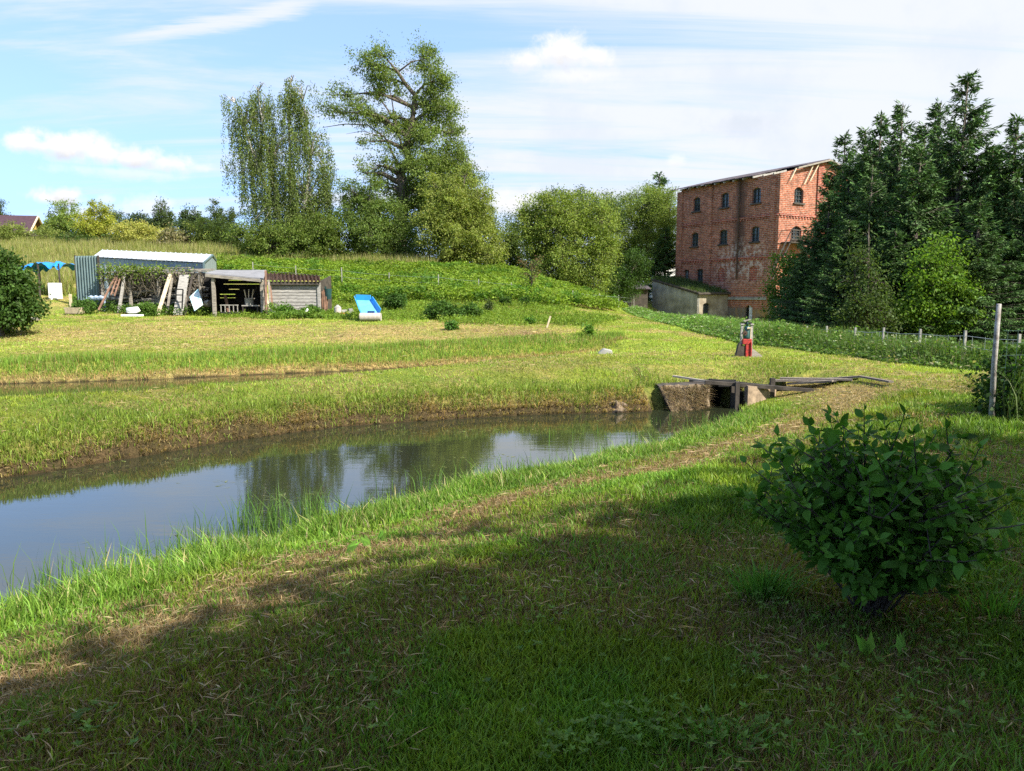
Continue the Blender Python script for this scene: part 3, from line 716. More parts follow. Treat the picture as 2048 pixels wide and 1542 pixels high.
bush_px('shrub', 'dull green thicket at the foot of the weeping birch', 'shrub', 57, 560, [(500, 478, 30, 26), (545, 490, 34, 26), (590, 480, 34, 26), (635, 470, 34, 34), (600, 508, 40, 14), (660, 490, 26, 34), (530, 462, 24, 20, .6), (655, 450, 20, 24)], (.125, .175, .036), 15000, L=.22, W=.09, trunkr=.1, cluster=.55, dens=50)

# middle-right trees
bush_px('willow_tree', 'rounded light green willow left of the brick building, the broadest there', 'tree', 60, 1140, [(1120, 420, 44, 34), (1080, 440, 36, 40), (1160, 430, 40, 40), (1110, 470, 50), (1170, 480, 40), (1130, 520, 50, 36), (1190, 520, 34, 36), (1150, 545, 50, 24), (1080, 490, 20, 40, .5), (1100, 395, 26, 16), (1190, 550, 30, 24), (1130, 560, 40, 14), (1205, 440, 30, 34), (1210, 500, 30, 40), (1060, 450, 30, 26), (1100, 545, 40, 24), (1180, 575, 34, 16)], (.185, .24, .05), 38000, L=.26, W=.11, trunkr=.3, cluster=.7, dens=60, shell=.6)
bush_px('willow_tree', 'light green tree close to the left edge of the brick building', 'tree', 80, 1290, [(1290, 410, 40, 30), (1325, 400, 26, 22), (1255, 430, 36, 34), (1310, 440, 40, 40), (1250, 480, 40), (1300, 495, 44), (1225, 460, 26), (1340, 430, 18, 40), (1260, 540, 40, 26), (1230, 515, 30), (1335, 480, 20, 40, .7), (1220, 420, 26, 24), (1300, 388, 30, 18), (1345, 415, 16, 26), (1240, 520, 40, 36), (1290, 545, 34, 22), (1215, 545, 34, 26), (1335, 520, 20, 26, .6)], (.165, .22, .05), 46000, L=.28, W=.12, trunkr=.3, cluster=.75, dens=60, shell=.6)
bush_px('tree', 'dark tree showing its top behind the light green willows', 'tree', 76, 1150, [(1145, 388, 24, 14), (1110, 395, 18, 14), (1170, 400, 26, 18), (1200, 395, 18, 12, .4), (1225, 400, 22, 12, .7), (1060, 430, 18, 20), (1045, 425, 10, 12), (1030, 450, 26, 22), (1180, 440, 60, 34)], (.055, .09, .025), 12000, L=.28, W=.12, trunkr=.3, cluster=.8, dens=40)
bush_px('tree', 'small green tree filling the low gap between the two groups of willows', 'tree', 66, 1020, [(1020, 470, 26, 22), (1000, 490, 30, 30), (1045, 490, 30, 30), (1020, 520, 40, 24), (985, 520, 30, 24), (1060, 530, 24, 24)], (.13, .185, .045), 11000, L=.26, W=.11, trunkr=.14, cluster=.6, dens=50)
bush_px('shrub', 'dark shadowy shrub under the broadest light green willow, on its left', 'shrub', 63, 1062, [(1075, 490, 26, 40), (1095, 530, 24, 26), (1060, 540, 24, 18), (1110, 500, 20, 40)], (.05, .085, .02), 5000, L=.24, W=.1, trunkr=.08, cluster=.6, dens=40)
bush_px('shrub', 'dark green bush left of the low concrete annex', 'shrub', 66, 1235, [(1235, 560, 34, 24), (1205, 580, 34, 18), (1262, 562, 26, 22), (1240, 588, 30, 12), (1170, 580, 26, 16), (1270, 530, 26, 26)], (.05, .095, .02), 9000, L=.24, W=.1, trunkr=.08, cluster=.6, dens=40)

# trees along the ridge on the left; each one its own shape and label
ridge = [
 ('deciduous_tree', 'feathery pale green tree, tallest on the left skyline near the yellow house', 78, 135, [(130, 415, 14, 16, .6), (140, 440, 24, 22), (120, 455, 26, 22), (160, 465, 26, 20), (120, 425, 14, 12, .6), (135, 480, 36, 14)], (.18, .25, .055), 5200),
 ('deciduous_tree', 'yellow-green tree just right of the tallest skyline tree on the left', 70, 198, [(188, 420, 14, 16), (200, 440, 24, 24), (185, 460, 28, 24), (215, 470, 26, 26), (195, 490, 34, 20), (230, 480, 20, 20)], (.28, .30, .045), 7000),
 ('conifer_tree', 'small dark conifer far left behind the yellow-green tree', 84, 112, [(110, 436, 7, 8), (110, 450, 12, 12), (112, 468, 18, 16)], (.05, .085, .035), 1500),
 ('shrub', 'mass of yellow flowering shrub above the metal garage roof', 66, 300, [(260, 465, 30, 16), (300, 470, 30, 16), (285, 485, 46, 14), (340, 480, 26, 14), (250, 490, 24, 16)], (.36, .36, .09), 6000),
 ('pine_tree', 'pointed dark pine on the left skyline above the middle of the garage', 88, 322, [(324, 412, 5, 8), (323, 424, 10, 10), (328, 440, 18, 14), (322, 458, 24, 16)], (.075, .11, .04), 2600),
 ('pine_tree', 'low bushy pine left of the pointed skyline pine', 88, 280, [(278, 440, 14, 10), (285, 455, 22, 12), (262, 450, 14, 8), (300, 455, 14, 10)], (.055, .085, .04), 2000),
 ('pine_tree', 'slim pine, left one of the pair right of the pointed skyline pine', 88, 368, [(371, 424, 4, 8), (371, 438, 9, 10), (371, 455, 14, 12)], (.06, .095, .04), 1300),
 ('pine_tree', 'slim pine, right one of the pair right of the pointed skyline pine', 88, 390, [(389, 427, 4, 8), (390, 440, 9, 10), (391, 456, 14, 12)], (.062, .095, .04), 1300),
 ('deciduous_tree', 'dark ragged tree on the skyline just left of the weeping birch', 80, 432, [(428, 412, 8, 8), (432, 428, 16, 12), (420, 445, 22, 14), (450, 440, 18, 14), (470, 440, 16, 16), (440, 462, 34, 16)], (.07, .105, .03), 4000),
 ('shrub', 'pale straw-coloured bush right above the right end of the garage roof', 64, 360, [(345, 480, 20, 14), (370, 488, 20, 14), (355, 498, 26, 10)], (.23, .21, .11), 2200),
 ('shrub', 'light green flowering bush between the straw-coloured bush and the birch', 64, 420, [(395, 465, 22, 14), (430, 472, 28, 16), (460, 480, 26, 18), (410, 485, 26, 14), (445, 495, 34, 12)], (.23, .28, .07), 5000),
 ('shrub', 'olive green bush in front of the yellow house', 72, 60, [(20, 470, 24, 14), (60, 474, 26, 14), (95, 478, 22, 16), (0, 480, 26, 18), (40, 488, 40, 12)], (.17, .21, .05), 4500),
 ('deciduous_tree', 'narrow tree at the left border of the photo behind the yellow house', 110, -4, [(-4, 415, 9, 14), (-4, 440, 16, 18)], (.07, .10, .035), 1500),
 ('shrub', 'dark green bush in the dip right of the yellow-green tree', 68, 250, [(180, 490, 16, 12), (232, 492, 16, 14), (150, 488, 24, 12)], (.06, .10, .025), 2000),
 ('deciduous_tree', 'green tree far behind filling the skyline between yellow shrub and pines', 98, 240, [(235, 440, 18, 14), (215, 450, 20, 14), (250, 455, 22, 14), (300, 460, 30, 10), (350, 462, 30, 10), (400, 460, 20, 10)], (.09, .13, .05), 3200),
]
for nm, lab, Y, bx, lst, col, n in ridge:
    bush_px(nm, lab, 'tree' if 'tree' in nm else 'shrub', Y, bx, [(q[0], q[1]-5, q[2]*1.08)+((q[3]*1.12,)+tuple(q[4:]) if len(q) > 3 else ()) for q in lst], col, int(n*1.6), L=.24, W=.13, trunkr=.12, cluster=.45, dens=26, shell=.3)

# ------------------------------------------------------------------ spruces
def spruce_parts(H, R, seed, thin=1.0):
    global rng
    old = rng; rng = np.random.default_rng(seed)
    tb = MB(); tb.tube([(0, 0, -.3), (0, 0, H*.5), (.03, 0, H)], [H*.016, H*.009, .012], 7)
    P = []; D = []; LL = []; C = []
    z = H*.05
    while z < H-.12:
        f = z/H; Lb = R*((1-f)**.82*(1-.28*f))+.07; nb = 9 if f < .8 else 5
        for k in range(nb):
            a = U(0, 2*math.pi); L = Lb*U(.65, 1.15); zz = z+U(-.2, .2)
            up0 = .75*f-.18+U(-.1, .1)
            m = 7; t = np.linspace(0, 1, m)
            rr = L*t*math.cos(.3*up0); hz_ = zz + L*(up0*t*.9 - .30*(1-f)*t + .26*t*t)
            pts = np.c_[rr*math.cos(a), rr*math.sin(a), hz_]
            tb.tube(pts[::2], list(np.linspace(.022+.012*(1-f), .006, len(pts[::2]))), 4, cap=False)
            nt = int((L*27+7)*thin); tt = U(.12, 1, nt)
            q = np.stack([np.interp(tt, t, pts[:, i]) for i in range(3)], 1)
            sgn = np.where(U(0, 1, nt) < .5, -1, 1); tang = np.array([math.cos(a), math.sin(a), 0]); sd = np.array([-math.sin(a), math.cos(a), 0])
            dl = (.16+.36*L*(1-tt)*.55)*U(.6, 1.2, nt)
            d = tang[None]*U(.4, .9, nt)[:, None]+sd[None]*(sgn*U(.4, 1, nt))[:, None]+np.c_[np.zeros((nt, 2)), U(-.8, .0, nt)-.55*(1-f)]
            d /= np.linalg.norm(d, axis=1)[:, None]
            tint = U(.75, 1.25)*(1+.35*(tt > .85))
            for s_ in range(3):
                o = q+d*(dl*(s_/3.0))[:, None]
                P.append(o+rng.normal(0, .02, o.shape)); dj = d+rng.normal(0, .25, d.shape); dj[:, 2] -= .12*s_
                D.append(dj); LL.append(np.full(nt, 1.0)*(.135+.06*(1-f))); C.append(np.array(GL['sprucec'])[None]*(tint if np.ndim(tint) else tint)[:, None] if np.ndim(tint) else np.tile(np.array(GL['sprucec'])*tint, (nt, 1)))
            e = pts[-1]; n3 = 5; P.append(np.tile(e, (n3, 1))-tang*U(0, .15, n3)[:, None]); D.append(tang[None]+rng.normal(0, .25, (n3, 3))+np.array([0, 0, .2+.5*f])); LL.append(np.full(n3, .26)); C.append(np.tile(np.array(GL['sprucec'])*1.35, (n3, 1)))
        z += (.28+.12*(1-f))*U(.8, 1.2)*(1.25 if f > .85 else 1)
    for k in range(40):
        zz = H-U(0, .9); P.append(np.array([[0, 0, zz]])); D.append(rng.normal(0, .45, (1, 3))+np.array([[0, 0, 1.0]])); LL.append(np.array([.13])); C.append(np.array([GL['sprucec']]))
    P = np.concatenate(P); D = np.concatenate(D); LL = np.concatenate(LL); C = np.concatenate(C); n = len(P)
    V, F, CC = leafq(P, LL*U(.8, 1.25, n), U(.03, .062, n), D, rdir(n, 1, .3), C, .22, .2)
    a = mesh_np('crown', V, F, M['needle'], None, CC); b = tb.build('trunk', M['bark'], None, smooth=True)
    rng = old
    return a.data, b.data, a, b, H
SPR = [spruce_parts(11.5, 3.1, 11), spruce_parts(10.0, 2.7, 23), spruce_parts(9.0, 2.5, 37)]
for s_ in SPR:
    for o in (s_[2], s_[3]): bpy.data.objects.remove(o)
def spruce(px, py, Y, which, label, wid=1.0, rz=None, z0=None):
    top = at_y(px, py, Y); g = hz(top[0], top[1]) if z0 is None else z0
    H = top[2]-g; cr, tr, _, _, H0 = SPR[which]
    root = empty('spruce_tree', (top[0], top[1], g), label, 'spruce', 'dark spruces behind the right fence', rz=U(0, 6.28) if rz is None else rz)
    sc = H/H0; root.scale = (sc*wid*1.14, sc*wid*1.14, sc)
    for nm, me in (('crown', cr), ('trunk', tr)):
        o = bpy.data.objects.new(nm, me); COL.objects.link(o); o.parent = root
    return root
for a in [(1935, 148, 31, 0, 'tallest spruce, its spiky top highest above the right fence', 1.15), (1805, 208, 34, 1, 'spruce with a bushy pointed top, second left of the tallest spruce', 1.0), (1762, 232, 37, 2, 'thin-topped spruce between the bushy pointed one and the lower tops', 1.05), (1731, 262, 40, 2, 'slender spruce top left of the thin-topped spruce', 1.0),
          (1690, 268, 43, 1, 'spruce whose small tip stands just right of the brick gable', 1.0), (2036, 238, 30, 2, 'spruce cut by the right border of the photo', 1.15), (1880, 205, 35, 1, 'spruce tucked behind the left shoulder of the tallest spruce', 1.0), (1660, 395, 36, 2, 'short spruce in front of the brick gable', 1.5), (1990, 290, 36, 0, 'broad spruce right of the tallest spruce', 1.1),
          (1745, 330, 31, 1, 'full spruce in front of the thin-topped pair', 1.25), (1842, 300, 29.5, 2, 'spruce below and left of the tallest one, its boughs hanging low', 1.3), (1612, 500, 34, 1, 'low young spruce at the left end of the spruce row', 1.6), (1700, 440, 30, 0, 'wide low spruce above the middle of the right fence', 1.7), (1960, 400, 27, 1, 'spruce standing nearest to the right fence', 1.6),
          (2100, 300, 28, 0, 'spruce mostly outside the right border', 1.3), (1790, 460, 28.5, 2, 'short dense spruce directly behind the fence', 1.9), (1850, 250, 38, 1, 'spruce filling the gap left of the tallest spruce', 1.3), (1785, 290, 36, 0, 'spruce between the bushy pointed one and its thin neighbour', 1.3), (2010, 330, 33, 1, 'spruce near the right border behind the broad one', 1.3), (1905, 330, 33, 1, 'dense spruce standing in front of the tallest spruce trunk', 1.35), (1655, 470, 39, 1, 'spruce leaning its boughs over the lower brick gable', 1.5),
          (1900, 520, 27.5, 0, 'young spruce low behind the fence near the tall pale post', 1.9)]:
    spruce(*a[:5], wid=a[5])
for a in [(1985, 300, 34, 2, 'spruce filling the sky gap right of the tallest spruce', 1.3), (1700, 330, 38, 1, 'full spruce just right of the brick gable, mid height', 1.3), (1830, 330, 32.5, 0, 'wide spruce below the notch left of the tallest spruce', 1.3)]:
    spruce(*a[:5], wid=a[5])
spruce(1318, 348, 94, 2, 'lone spruce tip poking above the light green tree left of the brick building', 1.3)
spruce(1332, 455, 77, 1, 'dark spruce squeezed between the light green tree and the brick building', 1.5)
bush_px('deciduous_tree', 'light green leafy tree in front of the dark spruces above the right fence', 'tree', 26.5, 1878, [(1880, 495, 22, 22, .8), (1860, 525, 26, 24), (1905, 530, 26, 26), (1840, 565, 26, 22), (1885, 570, 38, 28), (1925, 580, 26, 26), (1830, 615, 34, 26), (1890, 625, 46, 30), (1860, 660, 40, 20)], (.12, .21, .028), 13000, L=.13, W=.07, trunkr=.06, cluster=.32, dens=34, shell=.3)
bush_px('deciduous_tree', 'thin sparse sapling with a bare grey stem before the spruces', 'tree', 26, 1733, [(1737, 470, 10, 22, .5), (1730, 520, 26, 26, .7), (1755, 560, 24, 26, .7), (1705, 560, 24, 26, .7), (1735, 610, 40, 30, .9), (1700, 640, 34, 24, .9), (1770, 640, 30, 24, .9)], (.065, .10, .028), 5200, L=.11, W=.06, trunkr=.035, cluster=.35, dens=20, shell=.2)
bush_px('shrub', 'leafy green bush at the foot of the brick gable', 'shrub', 44, 1580, [(1575, 540, 30, 30), (1610, 560, 34, 34), (1570, 590, 34, 30), (1620, 610, 40, 34), (1560, 630, 26, 24), (1600, 650, 44, 20), (1540, 650, 16, 18)], (.085, .16, .028), 14000, L=.16, W=.09, trunkr=.08, cluster=.45, dens=36)
bush_px('shrub', 'small green shrub behind the right fence near the corner of the brick building', 'shrub', 36, 1660, [(1650, 590, 30, 34), (1680, 620, 34, 30), (1640, 640, 30, 20), (1700, 650, 30, 20)], (.05, .10, .02), 6000, L=.15, W=.08, trunkr=.06, cluster=.4, dens=36)
#@@OBJECTS@@
# ------------------------------------------------------------------ brick granary
def _prism(s, pts, vec):
    v = np.array(vec, float); k = len(s.v); n = len(pts); s.v += [tuple(map(float, p)) for p in pts]+[tuple(np.array(p, float)+v) for p in pts]
    s.f.append(tuple(range(k, k+n))); s.f.append(tuple(range(k+2*n-1, k+n-1, -1)))
    for i in range(n): j = (i+1) % n; s.f.append((k+j, k+i, k+n+i, k+n+j))
    return s
MB.prism = _prism
def brick_mat(name, c1, c2, plinth=None, stain=True):
    m, N, b, out = new_mat(name)
    oc = N.n('ShaderNodeTexCoord').outputs['Object']; sp = N.n('ShaderNodeSeparateXYZ'); N.put(sp.inputs[0], oc); X, Y, Z = sp.outputs
    cb = N.n('ShaderNodeCombineXYZ'); N.put(cb.inputs[0], N.m('ADD', X, Y)); N.put(cb.inputs[1], Z)
    br = N.n('ShaderNodeTexBrick'); N.put(br.inputs['Vector'], cb.outputs[0])
    br.inputs['Color1'].default_value = (*c1, 1); br.inputs['Color2'].default_value = (*c2, 1); br.inputs['Mortar'].default_value = (.40, .33, .27, 1)
    br.inputs['Scale'].default_value = 1; br.inputs['Brick Width'].default_value = .42; br.inputs['Row Height'].default_value = .155
    br.inputs['Mortar Size'].default_value = .018; br.inputs['Mortar Smooth'].default_value = .3; br.inputs['Bias'].default_value = -.1
    n1 = N.noise(oc, .28, 8, .62, .4); n2 = N.noise(oc, 2.6, 6, .7); n3 = N.noise(N.scale(oc, (1.2, 1.2, .25)), 1.1, 7, .7)
    c = N.mix(1.0, br.outputs[0], N.mix(N.ramp(n2, .3, .7), (.62, .6, .6), (1.35, 1.25, 1.2)), 'MULTIPLY')
    c = N.mix(N.ramp(n1, .52, .72, 0, .6), c, (.19, .085, .055))
    if stain:
        # water-stained strip either side of the downpipe, pale salts lower down
        dx = N.m('ABSOLUTE', N.m('SUBTRACT', X, 4.35)); st = N.m('MULTIPLY', N.ramp(N.m('ADD', dx, N.m('MULTIPLY', n3, 1.6)), 1.9, .9), .9)
        st = N.m('MULTIPLY', st, N.ramp(Z, 3.5, 7))
        c = N.mix(N.m('MULTIPLY', st, .8), c, (.055, .04, .035))
        dx2 = N.m('ABSOLUTE', N.m('SUBTRACT', X, 4.0)); sz = N.m('ABSOLUTE', N.m('SUBTRACT', Z, 5.8))
        pale = N.m('MULTIPLY', N.ramp(dx2, 4.0, 1.5), N.ramp(sz, 2.6, .4)); pale = N.m('MULTIPLY', pale, N.ramp(n2, .46, .6)); c = N.mix(N.m('MULTIPLY', pale, .75), c, (.50, .45, .41))
        low = N.ramp(N.m('ADD', Z, N.m('MULTIPLY', n3, 1.2)), 2.5, 2.15)
        c = N.mix(N.m('MULTIPLY', low, .85), c, N.mix(N.ramp(n3, .42, .6), (.17, .16, .13), (.30, .20, .08)))
    N.put(b.inputs['Base Color'], c); b.inputs['Roughness'].default_value = .92; b.inputs['Specular IOR Level'].default_value = .15
    bp = N.n('ShaderNodeBump'); bp.inputs['Strength'].default_value = .8; bp.inputs['Distance'].default_value = .03
    N.put(bp.inputs['Height'], N.m('ADD', N.m('MULTIPLY', br.outputs['Fac'], -.6), n2)); N.put(b.inputs['Normal'], bp.outputs[0])
    return m
M['brick'] = brick_mat('old_red_brick', (.33, .115, .068), (.21, .075, .046))
M['brickred'] = brick_mat('deep_red_brick', (.30, .07, .045), (.22, .055, .04), stain=False)
M['glass'] = plain('dusty_pane', (.035, .055, .06), .12, .5, 2.2, spec=.6)
M['paleglass'] = plain('boarded_pane', (.20, .22, .22), .6, .4, 2.5)
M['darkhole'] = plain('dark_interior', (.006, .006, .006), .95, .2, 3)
M['frame'] = plain('dark_window_frame', (.05, .05, .05), .7, .3, 5)
M['roofsheet'] = plain('dark_roofing_sheet', (.075, .06, .07), .8, .45, 1.5, bump=.4)
M['plaster'] = plain('ochre_plaster', (.28, .25, .19), .9, .35, 1.2, bump=.5, col2=(.17, .135, .09))
M['greywall'] = plain('grey_breeze_wall', (.24, .24, .215), .92, .3, .9, bump=.7, bscale=5, col2=(.13, .13, .11))

def opening_wall(mb, to, W, Htop, ops, z0, depth=.28):
    """front face with recessed openings; to(s,d,z)->world, d = outward; Htop(s) gives the upper edge; ops = (s0,s1,z0,z1,rise)"""
    ss = sorted({0, W} | {o[0] for o in ops} | {o[1] for o in ops} | set(np.linspace(0, W, 5)[1:-1]))
    zs = sorted({z0} | {o[2] for o in ops} | {o[3] for o in ops})
    for a, b in zip(ss[:-1], ss[1:]):
        zl = zs
        for k, c in enumerate(zl):
            top = zl[k+1] if k+1 < len(zl) else None
            mid = ((a+b)/2, (c+(top if top is not None else c+.5))/2)
            if any(o[0] <= mid[0] <= o[1] and o[2] <= mid[1] <= o[3] for o in ops): continue
            ta = top if top is not None else Htop(a); tb_ = top if top is not None else Htop(b)
            mb.poly([to(a, 0, c), to(b, 0, c), to(b, 0, tb_), to(a, 0, ta)])
    for s0, s1, a, b, rise in ops:
        n = 6; arc = [(s0+(s1-s0)*t, b-rise+rise*(1-(2*t-1)**2)) for t in np.linspace(0, 1, n+1)]
        if rise:
            h = n//2
            mb.poly([to(s0, 0, b)]+[to(s, 0, z) for s, z in arc[h::-1]]) ; mb.poly([to(s1, 0, b)]+[to(s, 0, z) for s, z in arc[h:]])
        ring = [(s0, a), (s1, a)]+arc[::-1]
        for p, q in zip(ring, ring[1:]+ring[:1]):
            mb.poly([to(p[0], 0, p[1]), to(q[0], 0, q[1]), to(q[0], -depth, q[1]), to(p[0], -depth, p[1])])
def window_in(root, to, op, kind='window', nx=2, nz=4, glass='glass', depth=.2):
    s0, s1, a, b, rise = op; f = MB(); w = .05
    def bar(p, q, th=.05):
        f.bar(to(p[0], -depth, p[1]), to(q[0], -depth, q[1]), th, .07, up=np.array(to(0, 1, 0))-np.array(to(0, 0, 0)))
    bar((s0+w/2, a), (s0+w/2, b-rise*.6), .08); bar((s1-w/2, a), (s1-w/2, b-rise*.6), .08); bar((s0, a+w/2), (s1, a+w/2), .08)
    bar((s0+.1, b-rise*.55), (s1-.1, b-rise*.55), .07)
    for i in range(1, nx): x = s0+(s1-s0)*i/nx; bar((x, a), (x, b-.03), .045)
    for j in range(1, nz): z = a+(b-a)*j/nz; bar((s0, z), (s1, z), .035)
    o = f.build(kind, M['frame'], root)
    p = MB(); p.poly([to(s0, -depth-.05, a), to(s1, -depth-.05, a), to(s1, -depth-.05, b), to(s0, -depth-.05, b)])
    V = MB(); V.v, V.f = p.v, p.f
    g = V.build('pane', M[glass], root); g.parent = o
    sm = MB(); sm.box(to((s0+s1)/2, .03, a-.07), (s1-s0+.24, .24, .13), np.array(to(1, 0, 0))-np.array(to(0, 0, 0)))
    sl_ = sm.build('sill', M['darkwood'], root); sl_.parent = o
    return o

GY = 64.0
gC = at_y(1549, 640, GY)[:2]; gL = at_y(1356, 640, GY*1.168)[:2]
gW = np.linalg.norm(gL-gC); ga = (gL-gC)/gW; gg = np.array([-ga[1], ga[0]]); gg = gg if gg[0] > 0 else -gg     # ga along the facade to the left, gg along the gable to the right
fn = -gg; gn = -ga                                                                                  # outward normals
def ray_plane(px, py, O, n):
    d = ray(px, py); t = ((O[0]-0)*n[0]+(O[1]-0)*n[1])/(d[0]*n[0]+d[1]*n[1]); return np.array([d[0]*t, d[1]*t, CAMZ+d[2]*t])
ridge_t = (ray_plane(1652, 330, gC, gn)[:2]-gC)@gg
G0 = -1.45; GW2 = 2*ridge_t
eave = ray_plane(1549, 348, gC, fn)[2]; ridgez = eave+1.3
groot = empty('brick_granary', (gC[0], gC[1], G0), 'tall derelict red brick granary with arched windows and a broken roof edge', 'building', rz=math.atan2(ga[1], ga[0]))
def F_(s, d, z): p = gC+ga*s+fn*d; return np.array([p[0], p[1], z])
def G_(s, d, z): p = gC+gg*s+gn*d; return np.array([p[0], p[1], z])
def fop(px0, px1, py0, py1, rise=.18):
    a = ray_plane((px0+px1)/2, py0, gC, fn); s = (a[:2]-gC)@ga; zt = a[2]; zb = ray_plane((px0+px1)/2, py1, gC, fn)[2]
    s0 = (ray_plane(px1, py1, gC, fn)[:2]-gC)@ga; s1 = (ray_plane(px0, py1, gC, fn)[:2]-gC)@ga
    return (s0, s1, zb, zt, rise)
def gop(px0, px1, py0, py1, rise=.18):
    s0 = (ray_plane(px0, py1, gC, gn)[:2]-gC)@gg; s1 = (ray_plane(px1, py1, gC, gn)[:2]-gC)@gg
    return (s0, s1, ray_plane((px0+px1)/2, py1, gC, gn)[2], ray_plane((px0+px1)/2, py0, gC, gn)[2], rise)
def align(rows):
    return rows
fw = [fop(1386, 1400, 395, 423), fop(1441.5, 1457, 386, 415), fop(1504, 1521, 374, 405), fop(1382, 1396, 466, 496), fop(1438, 1454, 459, 487), fop(1501.5, 1518, 451, 481)]
small = [fop(1368, 1377, 540, 562, .05), fop(1393, 1405, 538, 563, .05)]
blind = [fop(1435, 1449, 535, 564, .25), fop(1497, 1513, 532, 562, .25)]
door = fop(1488.5, 1503.5, 610, 652, .3)
# straighten each storey so heads and sills line up in the wall
def level(ops):
    zb = float(np.mean([o[2] for o in ops])); zt = float(np.mean([o[3] for o in ops])); return [(o[0], o[1], zb, zt, o[4]) for o in ops]
fw = level(fw[:3])+level(fw[3:]); small = level(small); blind = level(blind)
wb_ = MB(); opening_wall(wb_, F_, gW, lambda s: eave, fw+small+blind+[door], G0)
gw = [gop(1588, 1606, 374, 406, .26), gop(1583, 1602, 452, 478, .26)]
gtop = lambda s: eave+(ridgez-eave)*(1-abs(s-ridge_t)/ridge_t)
opening_wall(wb_, G_, GW2, gtop, gw+[(ridge_t-.001, ridge_t, G0+.01, G0+.02, 0)], G0)
# far walls close the box
a_, b_, c_ = F_(gW, 0, 0), G_(GW2, 0, 0), gC+ga*gW+gg*GW2
def up(p, z): return (p[0], p[1], z)
wb_.poly([up(a_, G0), up(c_, G0), up(c_, eave), up(gC+ga*gW+gg*ridge_t, ridgez), up(a_, eave)]); wb_.poly([up(c_, G0), up(b_, G0), up(b_, eave), up(c_, eave)])
wb_.build('wall', M['brick'], groot)
for o in fw: window_in(groot, F_, o, glass='glass')
window_in(groot, F_, small[0], glass='paleglass', nz=2); window_in(groot, F_, small[1], glass='glass', nz=2)
for o in gw: window_in(groot, G_, o, nx=3, nz=4)
for o in blind:
    mb = MB(); n = 6; s0, s1, a, b, r = o
    mb.poly([F_(s0, -.1, a), F_(s1, -.1, a)]+[F_(s0+(s1-s0)*t, -.1, b-r+r*(1-(2*t-1)**2)) for t in np.linspace(1, 0, n+1)])
    mb.build('bricked_up_arch', M['brickred'], groot)
dm = MB(); s0, s1, a, b, r = door; dm.poly([F_(s0, -.22, a), F_(s1, -.22, a), F_(s1, -.22, b), F_(s0, -.22, b)])
dd_ = dm.build('door', M['darkhole'], groot)
lm = MB()
for i in range(4): x = s0+(s1-s0)*(.05+.15*i); lm.bar(F_(x, -.12, a), F_(x, -.12, a+2.2), .06, .05)
for i in range(4): z = a+.3+.6*i; lm.bar(F_(s0, -.12, z), F_(s0+(s1-s0)*.5, -.12, z), .06, .05)
x_ = lm.build('lattice', M['white'], groot); x_.parent = dd_
# pilasters, string courses, plinth
for px, w, top, bot in ((1359, .75, eave-.15, G0), (1416, .85, eave-.15, G0), (1543, .5, eave-.3, G0)):
    s = (ray_plane(px, 500, gC, fn)[:2]-gC)@ga; mb = MB(); mb.box(F_(s, .06, (top+bot)/2), (w, .12+.02, top-bot), (*ga, 0)); mb.build('pilaster', M['brick'], groot)
s = (ray_plane(1638, 400, gC, gn)[:2]-gC)@gg; mb = MB(); mb.box(G_(s, .06, (gtop(s)+G0)/2-.1), (.7, .14, gtop(s)-.2-G0), (*gg, 0)); mb.build('pilaster', M['brickred'], groot)
for py in (441, 518):
    z = ray_plane(1450, py, gC, fn)[2]
    for fr, L, dv, sk in ((F_, gW, ga, [(0, .62)]), (G_, GW2, gg, [])):
        mb = MB(); mb.box(fr(L/2, .045, z), (L-.1, .09+.003, .16), (*dv, 0))
        k = .3
        while k < L-.3: mb.box(fr(k, .035, z-.17), (.16, .07+.003, .18), (*dv, 0)); k += .36
        mb.build('string_course', M['brickred'], groot)
zb = ray_plane(1500, 597, gC, fn)[2]; mb = MB(); mb.box(F_(gW*.25, .05, zb), (gW*.5, .12, .22), (*ga, 0)); mb.build('plinth_course', M['concrete'], groot)
ps = (ray_plane(1481, 400, gC, fn)[:2]-gC)@ga; mb = MB(); mb.tube([F_(ps, .16, eave-.1), F_(ps, .16, 2.9)], .075, 8); mb.build('downpipe', M['rust'], groot)
# roof: overhanging sheets, some missing above the near corner
def R_(s, t, dz=0):      # s along the ridge, t across (0 = facade eave)
    p = gC+ga*s+gg*t; z = eave+(ridgez-eave)*(1-abs(t-ridge_t)/ridge_t)+dz; return np.array([p[0], p[1], z])
mb = MB(); s = -.35
while s < gW+.5:
    e = min(s+.95, gW+.7); o0 = U(-.75, -.5)
    if s > 1.6: mb.prism([R_(s+.01, o0, .16+U(0, .05)), R_(e, o0+U(-.08, .08), .16+U(0, .04)), R_(e, ridge_t, .18), R_(s+.01, ridge_t, .18)], (0, 0, .06))
    else: mb.prism([R_(s+.01, ridge_t*(.62 if s > .2 else .50), .16), R_(e, ridge_t*.55, .16), R_(e, ridge_t, .18), R_(s+.01, ridge_t, .18)], (0, 0, .06))
    mb.prism([R_(s+.01, ridge_t, .185), R_(e, ridge_t, .185), R_(e, GW2+.5, .17), R_(s+.01, GW2+.5, .17)], (0, 0, .06))
    s += .97
mb.build('roof', M['roofsheet'], groot)
k = .25
while k < gW+.3:
    mb = MB(); mb.bar(R_(k, -.55, .07), R_(k, .9, .07), .12, .14); mb.build('rafter', M['greyplank'], groot); k += 1.15
for t0, t1, off in ((.9, 1.5, -.3), (2.6, 3.6, -.9), (3.3, 4.3, -.75)):
    mb = MB(); mb.bar(G_(t1, .25, gtop(t1)+.1), G_(t0, .2, gtop(t0)-.5+off), .12, .08); mb.build('loose_batten', M['palewood'], groot)
